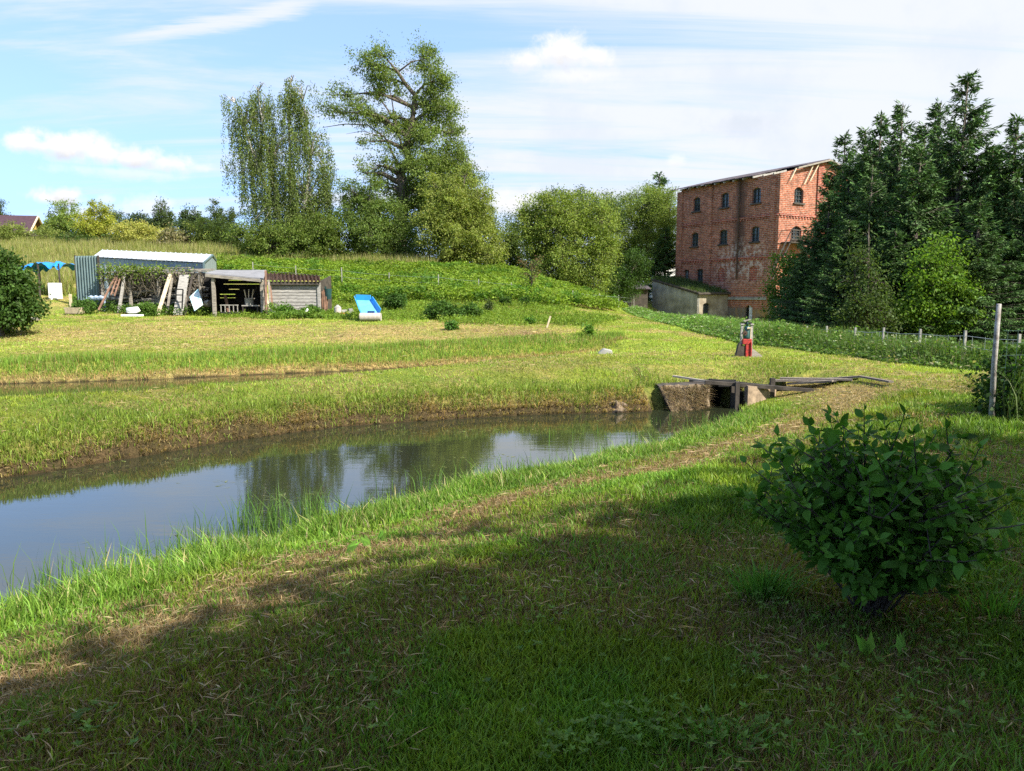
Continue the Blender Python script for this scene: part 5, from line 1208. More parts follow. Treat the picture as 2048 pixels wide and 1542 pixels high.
# left of the sheds
x, z = gy(112, 36.5); r = empty('white_cabinet', (x, 36.5, z), 'white enamel cabinet standing alone on the grass under the blue tarpaulin', 'cabinet')
mb = MB(); mb.box((x, 36.5, z+.40), (.44, .42, .78)); mb.build('body', M['white'], r, bevel=.02); mb = MB(); mb.box((x, 36.27, z+.42), (.40, .03, .70)); d_ = mb.build('door', M['white'], r, bevel=.01); mb = MB(); mb.bar((x+.16, 36.245, z+.56), (x+.16, 36.245, z+.64), .015); h_ = mb.build('handle', M['black'], r); h_.parent = d_
mb = MB(); mb.bar((x+.16, 35.9, z), (x+.17, 35.9, z+.62), .05); tag(mb.build('white_post', M['white']), 'thin white post just in front of the white cabinet', 'post')
mb = MB(); x, z = gy(141, 34); mb.bar((x, 34, z-.1), (x, 34, z+.72), .09); tag(mb.build('wooden_stake', M['palewood']), 'short pale stake left of the weeds by the metal sheet', 'stake')
x, z = gy(150, 32.6); r = empty('trough', (x, 32.6, z), 'beige stone trough with rubble in it, at the left end of the weeds', 'trough')
bm_ = plain('beige_stone', (.40, .33, .23), .9, .25, 5)
mb = MB(); mb.box((x, 32.6, z+.08), (.62, .42, .08)); mb.build('base', bm_, r)
for cx_, cy_, w, d in ((0, -.2, .66, .06), (0, .2, .66, .06), (-.31, 0, .06, .4), (.31, 0, .06, .4)): mb = MB(); mb.prism([(x+cx_-w/2, 32.6+cy_-d/2, z+.05), (x+cx_+w/2, 32.6+cy_-d/2, z+.05), (x+cx_+w/2, 32.6+cy_+d/2, z+.05), (x+cx_-w/2, 32.6+cy_+d/2, z+.05)], (cx_*.2, cy_*.3, .26)); mb.build('side', bm_, r)
mb = MB()
for i in range(7): mb.box((x+U(-.2, .2), 32.6+U(-.1, .1), z+.16+U(0, .1)), (U(.08, .2), .1, .08), (U(-1, 1), U(-1, 1), U(-.3, .3)))
mb.build('rubble', M['concrete'], r)
mb = MB(); x, z = gy(264, 31.8); mb.tube([(x-.22, 31.8, z+.16), (x-.2, 31.8, z+.26), (x+.2, 31.8, z+.28), (x+.24, 31.8, z+.2)], [.08, .13, .14, .1], 9); tag(mb.build('white_sack', M['white'], smooth=True), 'crumpled white sack lying on the white slab before the woodshed', 'sack')
box_thing('white_slab', 'flat white slab under the crumpled sack', 'slab', (x, 31.75, z+.05), (.78, .4, .08), 'white')
mb = MB(); x, z = gy(187, 34.0); 
for i in range(3): mb.tube([(x-.3+.2*i, 34, z+.55), (x-.1+.22*i, 34, z+.62), (x+.15+.2*i, 34, z+.56)], [.05, .09, .05], 7)
mb.bar((x-.5, 34, z), (x-.5, 34, z+.52), .05); mb.bar((x+.5, 34, z), (x+.5, 34, z+.52), .05); mb.bar((x-.55, 34, z+.52), (x+.55, 34, z+.52), .05)
tag(mb.build('washing_rack', plain('pale_blue_cloth', (.30, .38, .50), .8)), 'low rack with pale blue cloths before the metal sheet', 'rack')
# blue tarpaulin slung on poles
x0, x1, Yt = Q(52, 525, 38)[0], Q(141, 525, 38)[0], 38; zt = Q(90, 527, 38)[2]
r = empty('blue_tarpaulin', ((x0+x1)/2, Yt, hz((x0+x1)/2, Yt)), 'bright blue tarpaulin sagging between poles at the far left of the terrace', 'tarpaulin')
nx, ny = 26, 7; V = []; F = []
for j in range(ny):
    for i in range(nx):
        u, v = i/(nx-1), j/(ny-1); sag = -.07*math.sin(u*math.pi*2.4)**2*(1-abs(2*v-1)*.3)
        edge = -.30*max(0, abs(2*v-1)-.6)/.4*(.5+.5*math.sin(u*9)); V.append((x0+(x1-x0)*u, Yt-.9+1.8*v, zt+sag+edge+.06*math.sin(u*31+v*5)+(.1 if i % 7 < 2 else 0)*(1-v)-.35*max(0, .12-u)/.12))
for j in range(ny-1):
    for i in range(nx-1): F.append((j*nx+i, j*nx+i+1, (j+1)*nx+i+1, (j+1)*nx+i))
mb = MB(); mb.v = V; mb.f = F; mb.build('sheet', plain('tarpaulin_blue', (.02, .22, .62), .35, .15, 5), r, smooth=True)
for xx in (x0+.1, (x0+x1)/2, x1-.1):
    for yy in (Yt-.85, Yt+.85): mb = MB(); mb.bar((xx, yy, hz(xx, yy)-.1), (xx, yy, zt-.03), .06); mb.build('pole', M['darkwood'], r)
# board edging by the dark bush at the far left
a = on_ground(-20, 668); b = on_ground(66, 640); mb = MB(); mb.bar(a+np.array([0, 0, .06]), b+np.array([0, 0, .05]), .5, .1); tag(mb.build('timber_edging', M['oldwood']), 'weathered timber edging lying beside the dark bush at the far left', 'timber')

# ------------------------------------------------------------------ culvert, sluice and planks
M['wetboard'] = plain('rotten_grey_brown_board', (.16, .135, .11), .9, .45, 9, bump=.8, bscale=40, stretch=(2, 2, 6))
def culvert():
    a = at_z(1346, 822, W1); b = at_z(1417, 816, W1); zt = -.30
    r = empty('culvert', (b[0], b[1]+.6, W1), 'old straw-covered stone culvert with a dark opening at the end of the pond', 'culvert')
    mb = MB(); a[2] -= .1; b[2] -= .1; ta = Q(1318, 772, a[1]+.30); tb_ = Q(1417, 768, b[1]+.10)
    mb.prism([a, b, tb_, ta], (0, .5, 0)); V = mb
    # uneven stone face: subdivide with noise
    n, k = 26, 12; Vv = []; Ff = []
    for j in range(k+1):
        for i in range(n+1):
            u, v = i/n, j/k; p = (a*(1-u)+b*u)*(1-v)+(ta*(1-u)+tb_*u)*v; o_ = (vnoise(np.array([p[0]*1.0]), np.array([p[2]*1.3]), .13, 7, 4)[0]-.5)*.34; Vv.append((p[0], p[1]-.06-o_, p[2]+(.1*o_ if j < k-1 else .55*o_)))
    for j in range(k):
        for i in range(n): Ff.append((j*(n+1)+i, j*(n+1)+i+1, (j+1)*(n+1)+i+1, (j+1)*(n+1)+i))
    V.build('core', M['darkwood'], r); q = MB(); q.v, q.f = Vv, Ff; q.build('wing_wall', plain('stony_earth', (.19, .145, .10), .95, .45, 5, bump=.9, bscale=18, col2=(.06, .045, .03)), r)
    # tunnel
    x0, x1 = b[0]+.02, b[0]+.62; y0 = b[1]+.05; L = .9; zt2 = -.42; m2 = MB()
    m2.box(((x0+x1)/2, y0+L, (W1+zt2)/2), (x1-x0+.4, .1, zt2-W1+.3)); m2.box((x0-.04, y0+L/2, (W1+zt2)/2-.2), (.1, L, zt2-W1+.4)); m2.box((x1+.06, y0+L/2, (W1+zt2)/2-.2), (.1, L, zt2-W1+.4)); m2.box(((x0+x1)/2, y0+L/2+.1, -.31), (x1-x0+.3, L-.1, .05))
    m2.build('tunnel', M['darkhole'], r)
    # pale inner wall right of the opening
    m3 = MB(); w0 = Q(1478, 800, y0+.05); m3.prism([(x1+.12, y0-.25, W1-.2), (x1+.8, y0+.05, W1-.2), (x1+.8, y0+.05, -.33), (x1+.12, y0-.25, -.27)], (0, .25, 0)); m3.build('side_wall', plain('sandy_render', (.27, .20, .135), .9, .45, 5, bump=.8, bscale=14), r)
    m4 = MB()
    n = 3200; u = U(0, 1, n); v = U(0, 1, n)**.7; P = (a[None]*(1-u[:, None])+b[None]*u[:, None])*(1-v[:, None])+(ta[None]*(1-u[:, None])+tb_[None]*u[:, None])*v[:, None]+np.array([0, -.1, .02])
    hh = U(.06, .22, n); Vb, Fb, Cb = blades(P, hh, U(.006, .012, n), np.tile([.42, .32, .18], (n, 1))*U(.4, 1.1, (n, 1)), lean=1.2, seg=False, dirs=np.tile([0.1, -.5, -1.1], (n, 1)))
    o = mesh_np('dry_roots', Vb, Fb, M['grass'], r, Cb); o['kind'] = 'stuff'
    return y0, b, x1
cy0, cb_, cx1 = culvert()
mb = MB(); mb.bar(Q(1346, 752, 16.0), Q(1470, 771, 15.3), .08, .035); tag(mb.build('plank', M['oldwood']), 'long pale plank slanting left from the culvert into the grass', 'plank')
mb = MB(); mb.bar(Q(1410, 764, 15.35), Q(1652, 783, 15.15), .09, .07); tag(mb.build('beam', M['darkwood']), 'dark rail crossing in front of the culvert opening', 'rail')
mb = MB(); mb.bar(Q(1418, 760, 15.7), Q(1560, 775, 15.6), .10, .06); tag(mb.build('beam', M['darkestwood']), 'second dark rail, just behind the one before the opening', 'rail')
for px, yt, yb, Y, w, lab in ((1475, 764, 812, 15.2, .08, 'short dark post right of the culvert opening'), (1545, 756, 790, 15.4, .09, 'short dark post sticking up through the planks near the culvert'), (1466, 770, 810, 15.5, .07, 'thin dark post at the inner right edge of the culvert opening')):
    t = Q(px, yt, Y); bt = Q(px, yb, Y); mb = MB(); mb.bar((t[0], Y, min(bt[2], hz(t[0], Y))-.3), (t[0], Y, t[2]), w); tag(mb.build('post', M['darkwood']), lab, 'post')
for i, (p, q, w, lab) in enumerate([((1560, 771), (1705, 762), .22, 'rearmost weathered board of the stack right of the culvert'), ((1545, 776), (1672, 768), .22, 'weathered board second from the back of the stack right of the culvert'), ((1575, 780), (1665, 774), .2, 'short weathered board at the front of the stack right of the culvert'), ((1600, 765), (1720, 758), .2, 'thin weathered board lying nearest the lawn behind the stack'), ((1720, 762), (1782, 772), .12, 'single weathered board lying apart at the right end of the planks')]):
    a = on_ground(*p); b = on_ground(*q); lift = .03+.04*(i % 3); mb = MB(); mb.bar(a+np.array([0, 0, lift+U(-.01, .03)]), b+np.array([0, 0, lift+U(-.02, .02)]), w*.8, .035); tag(mb.build('weathered_board', M['wetboard']), lab, 'board', 'boards lying right of the culvert')

_p = at_z(1232, 824, W1); mb = MB(); _V = []
for _j in range(7):
    for _i in range(15):
        _u, _v = _i/14-.5, _j/6; _o = (vnoise(np.array([_u*3+9]), np.array([_v*2]), .35, 3, 3)[0]-.5); _V.append((_p[0]+_u*.72*(1-.25*_v), _p[1]-.16+.12*_v+abs(_u)*.3-_o*.22, W1-.05+_v*.27*(1-.35*abs(_u)*2)+_o*.05))
_k = len(_V)
for _i in range(15): _u = _i/14-.5; _V.append((_p[0]+_u*.6, _p[1]+.55, W1+.22))
mb.v = _V; mb.f = [(j*15+i, j*15+i+1, (j+1)*15+i+1, (j+1)*15+i) for j in range(7) for i in range(14)]
tag(mb.build('bank_stone', plain('mossy_brown_stone', (.17, .125, .085), .95, .5, 7, bump=.9, bscale=20, col2=(.05, .04, .03))), 'rough brown stone block set in the far bank left of the culvert', 'stone')
def sluice():
    p = on_ground(1492, 714); x, y, z = p; k = y/FPX
    r = empty('sluice_gate', (x, y, z), 'small sluice gate winch in red and dark green between two pale posts on the lawn', 'sluice')
    red = plain('red_paint', (.40, .025, .025), .55, .3, 14, bump=.5, bscale=60, col2=(.16, .03, .02)); grn = plain('dark_green_paint', (.015, .06, .055), .4, .3, 8)
    for dx, dt in ((-.125, -.015), (.125, .0)):
        mb = MB(); mb.bar((x+dx+dt, y+.02, z-.1), (x+dx, y+.02, z+.83), .055, .06); mb.box((x+dx, y+.02, z+.845), (.09, .1, .03)); mb.build('post', M['greyplank'], r)
    mb = MB(); mb.box((x+.03, y-.02, z+.16), (.14, .12, .34)); mb.box((x-.005, y-.02, z+.40), (.23, .13, .14)); mb.box((x+.09, y-.04, z+.2), (.03, .16, .4)); mb.build('pedestal', red, r, bevel=.01)
    mb = MB(); mb.tube([(x, y, z+.47), (x, y, z+.52), (x, y, z+.78), (x, y, z+.80)], [.085, .075, .07, .05], 14); mb.tube([(x, y, z+.80), (x, y, z+.93)], .03, 8); mb.build('gear_housing', grn, r, smooth=True)
    mb = MB(); mb.tube([(x-.02, y-.08, z+.74), (x+.06, y-.09, z+.75)], .022, 8); mb.tube([(x+.085, y-.03, z+.47), (x+.085, y-.03, z+.78)], .014, 6); mb.build('shaft', M['palewood'], r)
    mb = MB(); mb.box((x-.01, y, z+.945), (.17, .12, .025), (1, 0, .25)); mb.build('cap', M['oldwood'], r)
    mb = MB(); mb.box((x-.02, y+.02, z+.87), (.28, .05, .05)); mb.build('crossbar', M['black'], r)
    mb = MB(); mb.tube([(x-.075, y-.09, z+.62), (x-.075, y-.11, z+.62)], .06, 12); mb.tube([(x-.075, y-.11, z+.62), (x-.075, y-.15, z+.62)], .014, 6); mb.bar((x-.075, y-.15, z+.62), (x-.12, y-.16, z+.72), .014); mb.build('crank', M['rust'], r)
    mb = MB(); mb.prism([(x-.29, y-.05, z-.05), (x-.06, y-.05, z-.05), (x-.05, y-.05, z+.28), (x-.20, y-.05, z+.36)], (0, .14, 0)); mb.build('timber_stop', M['darkwood'], r)
    mb = MB(); mb.prism([(x+.13, y-.05, z-.02), (x+.48, y-.02, z-.02), (x+.13, y-.05, z+.24)], (0, .16, 0)); mb.build('stone_ramp', M['oldwood'], r)
sluice()
p = on_ground(1210, 708); mb = MB(); mb.prism([p+np.array([-.25, 0, -.1]), p+np.array([.22, 0, -.1]), p+np.array([.2, .02, .10]), p+np.array([-.02, .03, .14]), p+np.array([-.16, 0, .03])], (0, .3, 0)); tag(mb.build('broken_stone', M['concrete'], bevel=.02), 'small broken concrete lump at the right end of the back ditch', 'stone')
a = on_ground(1092, 656); b = Q(1101, 632, a[1]); mb = MB(); mb.bar(a-np.array([0, 0, .1]), b, .06); tag(mb.build('leaning_stake', M['palewood']), 'pale stake leaning to the right on the green slope', 'stake')

# ------------------------------------------------------------------ fences
def fence(name, label, px_list, mat, w, netting, rails=(.25, .55, .85), nm='post'):
    pts = [np.array(q) for q in px_list]; base = pts[len(pts)//2]
    r = empty(name, (base[0], base[1], base[2]), label, 'fence')
    for q in pts: mb = MB(); mb.bar((q[0], q[1], q[2]-.3), (q[0]+U(-.03, .03), q[1], q[3]), w); mb.build(nm, M[mat], r)
    mb = MB()
    for p, q in zip(pts[:-1], pts[1:]):
        for h in rails: mb.tube([(p[0], p[1]-.03, p[2]+(p[3]-p[2])*h), ((p[0]+q[0])/2, (p[1]+q[1])/2-.03, (p[2]+q[2])/2+((p[3]-p[2])+(q[3]-q[2]))/2*h-.03), (q[0], q[1]-.03, q[2]+(q[3]-q[2])*h)], .006, 4, cap=False)
        if netting:
            L = np.linalg.norm((q-p)[:2]); n = max(2, int(L/.35))
            for i in range(n): t = (i+.5)/n; s_ = p*(1-t)+q*t; mb.bar((s_[0], s_[1]-.03, s_[2]+.05), (s_[0], s_[1]-.03, s_[3]-.12), .005)
    o = mb.build('wire', M['wire'], r); return r
lst = []
for px, yt, yb in [(507, 524, 556), (593, 531, 566), (685, 535, 577), (779, 545, 582), (877, 549, 586), (958, 558, 588), (1023, 565, 592), (1088, 574, 600), (1145, 581, 606), (1198, 587, 612), (1237, 590, 616), (1268, 592, 620)]:
    g = on_ground(px, yb); t = Q(px, yt, g[1]); lst.append((g[0], g[1], g[2], t[2]))
fence('hillside_fence', 'line of thin pale posts with wire running down across the green slope', lst, 'post', .045, False)
lst = []
for px, yt, Y in [(1366, 634, 34), (1414, 640, 32), (1460, 640, 30.5), (1507, 643, 29), (1541, 646, 27.6), (1575, 649, 26.2), (1613, 652, 25), (1655, 652, 23.6), (1709, 655, 22.2), (1766, 655, 20.8), (1841, 658, 19.2), (1932, 661, 17.6), (2040, 668, 16.0)]:
    t = Q(px, yt, Y); lst.append((t[0], Y, min(hz(t[0], Y), t[2]-.7), t[2]))
RF = lst
fence('lawn_fence', 'wire fence with pale posts along the weeds at the right edge of the lawn', lst, 'post', .05, True)
# tall leaning corner post and netting panel at the right border
g = Q(1983, 858, 9.15); t = Q(1998, 608, 9.0); g[2] = hz(g[0], g[1])
mb = MB(); mb.tube([(g[0], g[1], g[2]-.3), (g[0]*.5+t[0]*.5, 9.1, (g[2]+t[2])/2), tuple(t)], [.034, .03, .027], 8)
tag(mb.build('corner_post', M['metalpost'], smooth=True), 'tallest fence post, grey and leaning, at the right border near the camera', 'post')
r = empty('wire_net', (t[0]+.8, 9.1, 0), 'wire netting stretched to the right of the tall leaning post', 'netting')
mb = MB()
for k in range(8): z = .1+.15*k; mb.tube([(g[0]+.02, 9.1, z), (g[0]+1.2, 9.6, z-.02), (g[0]+3.0, 10.2, z)], .003, 4, cap=False)
for k in range(18): x = g[0]+.1+.16*k; yy = 9.1+.36*(x-g[0]); mb.bar((x, yy, .08), (x, yy, 1.15), .0045)
mb.build('mesh', M['greenwire'], r)

# ------------------------------------------------------------------ saplings, shrubs on the slope
def small(name, label, px, py, wpx, hpx, col, n, cat='shrub', Ls=.1, Y=None, squash=1.0):
    g = on_ground(px, py) if Y is None else gpt(px, Y); s = g[1]/FPX; R = wpx/2*s; H = hpx*s
    cl = [(g[0]+U(-.4, .4)*R, g[1]+U(-.3, .3)*R, g[2]+H*U(.25, .7), R*U(.4, .6), H*U(.28, .36)) for _ in range(6)]+[(g[0], g[1], g[2]+H*.72, R*.4, H*.3), (g[0]-R*.6, g[1], g[2]+H*.35, R*.35, H*.3), (g[0]+R*.6, g[1], g[2]+H*.35, R*.35, H*.3)]
    return tree(name, label, cat, g, cl, col, n, L=Ls, W=Ls*.55, trunkr=.02, cluster=.1+R*.08, dens=20, shell=.4)
small('shrub', 'dark green bushy shrub at the foot of the slope, broadest there', 885, 640, 76, 34, (.06, .12, .022), 5200)
small('shrub', 'dark green shrub touching the right side of the broadest slope shrub', 940, 638, 56, 30, (.07, .135, .025), 3600)
small('shrub', 'round dark shrub right of the blue tray', 790, 622, 50, 32, (.055, .115, .022), 3600)
small('shrub', 'tiny upright bush on bare soil right of the slope shrubs', 979, 626, 12, 26, (.08, .11, .04), 500)
small('shrub', 'small round bush below the bare sapling, left one', 1010, 612, 26, 18, (.06, .12, .02), 900)
small('shrub', 'small round bush below the bare sapling, right one', 1050, 612, 26, 20, (.06, .12, .02), 900)
small('shrub', 'tiny green tuft-like bush low on the mown slope', 1060, 648, 18, 12, (.09, .19, .03), 400)
small('shrub', 'little upright bush by itself on the lawn slope right of the leaning stake', 1178, 672, 14, 22, (.10, .20, .03), 400)
small('shrub', 'green bush growing on the edge of the terrace below the slope shrubs', 902, 660, 22, 16, (.08, .17, .03), 700)
small('shrub', 'leafy bush before the trough at the left end of the weeds', 178, 612, 50, 30, (.07, .14, .025), 3000, Y=32.9)
small('shrub', 'leafy bush between white sack and orange plank', 300, 622, 46, 26, (.09, .17, .028), 2600, Y=32.4)
small('shrub', 'leafy bush hiding the foot of the planter before the plank shed', 575, 632, 50, 24, (.085, .17, .028), 2600, Y=32.0)
small('shrub', 'leafy bush before the right half of the plank shed', 625, 632, 46, 22, (.10, .19, .03), 2400, Y=31.9)
# bare sapling
g = on_ground(1062, 595); r = empty('sapling', g, 'thin sapling with pale stem and sparse reddish leaves on the slope', 'sapling'); mb = MB(); Yq = g[1]
mb.tube([g-np.array([0, 0, .1]), Q(1063, 570, Yq), Q(1065, 530, Yq)], [.05, .04, .015], 6); P = []
for i in range(26):
    s_ = Q(1063+U(-1, 1), U(535, 572), Yq); e = s_+np.array([U(-.9, .9), U(-.5, .5), U(.25, .9)]); mb.tube([s_, (s_+e)/2+np.array([0, 0, .05]), e], [.018, .012, .005], 4, cap=False); P += [s_*(1-t)+e*t for t in U(.3, 1, 22)]
mb.build('trunk', M['twig'], r); P = np.array(P)+rng.normal(0, .07, (len(P), 3)); n = len(P)
V, F, C = leafq(P, U(.08, .15, n), U(.04, .08, n), rdir(n, 1, -.3), rdir(n), np.where(U(0, 1, (n, 1)) < .4, np.array([[.17, .10, .05]]), np.array([[.12, .17, .04]]))); mesh_np('crown', V, F, M['leaf'], r, C)
# dark bush cut by the left border
tree('hazel_bush', 'large dark leafy bush cut by the left border of the photo', 'bush', gpt(10, 24.3), pc(24.3, [(0, 560, 46, 40), (-40, 580, 60, 60), (30, 590, 36, 36), (20, 625, 38, 30), (-30, 640, 50, 26), (0, 530, 34, 24), (45, 615, 26, 26), (55, 585, 18, 16, .6), (-60, 540, 50, 40)]), (.055, .105, .022), 22000, L=.13, W=.08, trunkr=.06, cluster=.28, dens=36, shell=.6)
# creeper-grown bush at the foot of the tall right post
tree('bramble_bush', 'dark bramble tangle at the foot of the tall leaning post', 'bush', (g_ := (6.35, 9.55, 0.0)), [(6.2, 9.3, .35, .30, .30), (6.5, 9.6, .25, .35, .28), (6.1, 9.25, .6, .16, .2, .7), (6.7, 9.8, .55, .4, .35), (7.1, 10, .4, .5, .4), (6.4, 9.4, .12, .45, .16)], (.035, .075, .014), 7000, L=.07, W=.045, trunkr=.02, cluster=.13, dens=26, shell=.5)

# ------------------------------------------------------------------ foreground shrub with broad leaves
def fg_shrub():
    global rng
    keep_rng = rng; rng = np.random.default_rng(5)
    b = np.array([1.80, 3.60, 0.0]); b[2] = hz(b[0], b[1])
    r = empty('broadleaf_shrub', b, 'dark broad-leaved shrub in the right foreground, many stems from one foot', 'shrub')
    mb = MB(); LP = []; LD = []; LN = []
    def leaf_at(p, d, sc): LP.append(p); LD.append(d/np.linalg.norm(d)); LN.append(sc)
    cen = b+np.array([.0, .05, .62])
    for i in range(72):
        az = i*2.39996+U(-.3, .3); rr = ((i+.5)/72)**.5; X = .56*rr*math.cos(az)-.02; Yy = .48*rr*math.sin(az); top = .90*math.sqrt(max(0, 1-(rr*.80)**2))*U(.84, 1.07)-.02
        if i % 3 == 0: top *= U(.5, .85)
        e = b+np.array([X, Yy, max(top, .30)]); s0 = b+np.array([rng.normal(0, .028), rng.normal(0, .028), -.05]); m1 = b+np.array([X*.2, Yy*.2, top*.5])+rng.normal(0, .05, 3)
        path = []
        for t in np.linspace(0, 1, 10): path.append(s0*(1-t)**2+2*m1*t*(1-t)+e*t*t)
        mb.tube(path, list(np.linspace(.008, .0025, 10)), 5, cap=False)
        ends = [path]
        for k in range(9):
            j = int(U(3.2, 9.4)); s1 = path[j]; dr = (path[j]-path[j-1]); dr /= np.linalg.norm(dr); q = dr+rng.normal(0, .62, 3); q[2] = abs(q[2])*.7+.12; q /= np.linalg.norm(q); L = U(.1, .26)
            pp = [s1+q*L*t+np.array([0, 0, .03*t*t]) for t in np.linspace(0, 1, 5)]; mb.tube(pp, list(np.linspace(.004, .0018, 5)), 4, cap=False); ends.append(pp)
        for pp in ends:
            pp = np.array(pp); seg = np.linalg.norm(np.diff(pp, axis=0), axis=1); cum = np.r_[0, np.cumsum(seg)]; L = cum[-1]; s = L-.005; ang = U(0, 6.28); first = True
            while s > max(.02, L-.42):
                p = np.array([np.interp(s, cum, pp[:, c]) for c in range(3)])
                if p[2] < b[2]+.20: break
                k = min(max(np.searchsorted(cum, s), 1), len(pp)-1); d = pp[k]-pp[k-1]; d /= np.linalg.norm(d)
                a = np.cross(d, [0.1, .2, 1]); a /= np.linalg.norm(a); c_ = np.cross(d, a); o = a*math.cos(ang)+c_*math.sin(ang)
                for sg in (1, -1):
                    dd = o*sg*.9+d*(.9 if first else .35)+np.array([0, 0, U(-.15, .15)]); leaf_at(p, dd, U(.75, 1.1)*(.8 if first else 1))
                if first: leaf_at(p, d+rng.normal(0, .2, 3), .8)
                ang += 1.57+U(-.3, .3); s -= U(.034, .055); first = False
    mb.build('stem', M['darkwood'], r)
    P = np.array(LP); D = np.array(LD); S = np.array(LN); n = len(P)
    # leaf outline: ovate with a point, folded along the midrib, drooping
    prof = [(0, 0), (.12, .14), (.32, .27), (.55, .27), (.78, .16), (1.0, 0)]
    nr = rdir(n, 1, 1.4); sd = np.cross(D, nr); sd /= np.linalg.norm(sd, axis=1)[:, None]; nn = np.cross(sd, D); L = (U(.040, .082, n)*S)[:, None]
    rows = []
    for t, w in prof:
        c = P+D*L*(t+.08)-nn*L*(.22*t*t)
        if w == 0: rows.append([c])
        else: rows.append([c-sd*L*w+nn*L*w*.25, c, c+sd*L*w+nn*L*w*.25])
    V = np.concatenate([np.stack(q, 1) for q in rows], 1); m = V.shape[1]; V = V.reshape(-1, 3)
    F3 = [(0, 2, 1), (0, 3, 2), (10, 11, 13), (11, 12, 13)]; F4 = []
    for k in (1, 4, 7): F4 += [(k, k+1, k+4, k+3), (k+1, k+2, k+5, k+4)]
    base = (np.arange(n)*m)[:, None, None]
    f3 = (base+np.array(F3)[None]).reshape(-1, 3); f4 = (base+np.array(F4)[None]).reshape(-1, 4)
    c = np.clip(np.array([.065, .155, .02])*(1+rng.normal(0, .25, (n, 1))), .005, 1); C = np.repeat(c, m, 0)
    mesh_np('foliage', V, [f3, f4], M['shrubleaf'], r, C, smooth=True)
    rng = keep_rng
fg_shrub()

# ------------------------------------------------------------------ ground cover and weeds
def region_px(n, xr, yr, poly, p=0.0):
    """random ground points whose picture position lies in poly"""
    x = U(*xr, n); y = U(*yr, n); z = height(x, y); px, py = proj(np.c_[x, y, z]); px = px+(vnoise(x, y, 2.5, 401, 3)-.5)*90; py = py+(vnoise(x, y, 1.6, 402, 3)-.5)*14; k = poly_sd(px, py, np.array(poly, float)) < 0
    return x[k], y[k], z[k]
def cover(name, label, cat, parts, mat='grass'): return stuff_mesh(name, parts, M[mat], label, cat)
# bright nettles and knotweed over the slope
x, y, z = region_px(330000, (-22, 14), (36, 62), [(425, 520), (690, 535), (1000, 545), (1110, 560), (1240, 610), (1236, 624), (1120, 618), (1000, 604), (860, 606), (760, 604), (660, 606), (640, 560), (430, 545)])
n = len(x); hh = (.25+.65*vnoise(x, y, 1.3, 5, 3))*U(.3, 1, n)
c = np.array([.165, .245, .03])*(1+.5*(vnoise(x, y, 2.5, 8)[:, None]-.5)); dk = vnoise(x, y, 1.0, 55, 3) > .60; c = np.where(dk[:, None], c*np.array([.55, .72, .8]), c)
p1 = leafq(np.c_[x, y, z+hh], U(.10, .20, n), U(.06, .12, n), rdir(n, .5), rdir(n, .5, 1.2), c, .22)
cover('slope_weeds', 'bright green nettles covering the slope behind the sheds', 'weeds', [p1], 'leaf')
# tall yellowing grass on the left hill and under the trees
parts = []
x, y, z = region_px(260000, (-48, 4), (38, 84), [(-40, 468), (0, 470), (480, 482), (470, 524), (700, 522), (880, 532), (880, 546), (560, 535), (430, 530), (200, 530), (140, 590), (70, 600), (-40, 560)])
n = len(x); c = np.array([.20, .225, .05])*(1+.5*(vnoise(x, y, 3, 8)[:, None]-.5)); c = np.where((U(0, 1, n) < .3)[:, None], np.array([.36, .32, .15]), c)
parts.append(blades(np.c_[x, y, z], U(.35, .95, n)*(.5+vnoise(x, y, 2.2, 44, 3)), U(.03, .07, n), c, lean=.5, seg=False))
cover('meadow_grass', 'tall yellow-green meadow grass on the hill at the left', 'grass', parts)
# rough ground between terrace and slope, around the shrubs
parts = []
x, y, z = region_px(120000, (-24, 9), (27, 44), [(130, 597), (410, 606), (640, 604), (800, 598), (1060, 606), (1240, 640), (1180, 655), (900, 646), (640, 640), (380, 632), (130, 612)])
n = len(x); c = np.array([.15, .225, .03])*(1+.6*(vnoise(x, y, .8, 18, 3)[:, None]-.5)); h = U(.06, .26, n)*(.3+1.3*vnoise(x, y, .9, 21, 3))
k = U(0, 1, n) < .55; parts.append(blades(np.c_[x, y, z][k], h[k]*1.1, U(.015, .035, k.sum()), c[k], lean=.8, seg=False))
k = ~k; parts.append(leafq(np.c_[x, y, z+h*.8][k], U(.06, .12, k.sum()), U(.04, .08, k.sum()), rdir(k.sum(), .5), rdir(k.sum(), .5, 1), c[k]))
x, y, z = region_px(60000, (-24, -6), (29, 36), [(130, 590), (200, 585), (260, 600), (420, 612), (430, 632), (250, 628), (140, 618)]); n = len(x); h = U(.05, .5, n)*(.3+vnoise(x, y, .6, 27, 3))
parts.append(leafq(np.c_[x, y, z+h], U(.06, .13, n), U(.04, .08, n), rdir(n, .5), rdir(n, .5, 1), np.tile([.085, .155, .03], (n, 1)), .3))
x, y, z = region_px(60000, (-14, -4), (29, 34), [(520, 605), (700, 600), (705, 636), (640, 640), (530, 634)]); n = len(x); h = U(.03, .34, n)*(.3+vnoise(x, y, .6, 29, 3))*np.where(x > -8.1, .45, 1)
parts.append(leafq(np.c_[x, y, z+h], U(.06, .13, n), U(.04, .08, n), rdir(n, .5), rdir(n, .5, 1), np.tile([.11, .19, .03], (n, 1)), .3))
cover('terrace_weeds', 'leafy weeds round the feet of the sheds and along the terrace edge', 'weeds', parts, 'leaf')
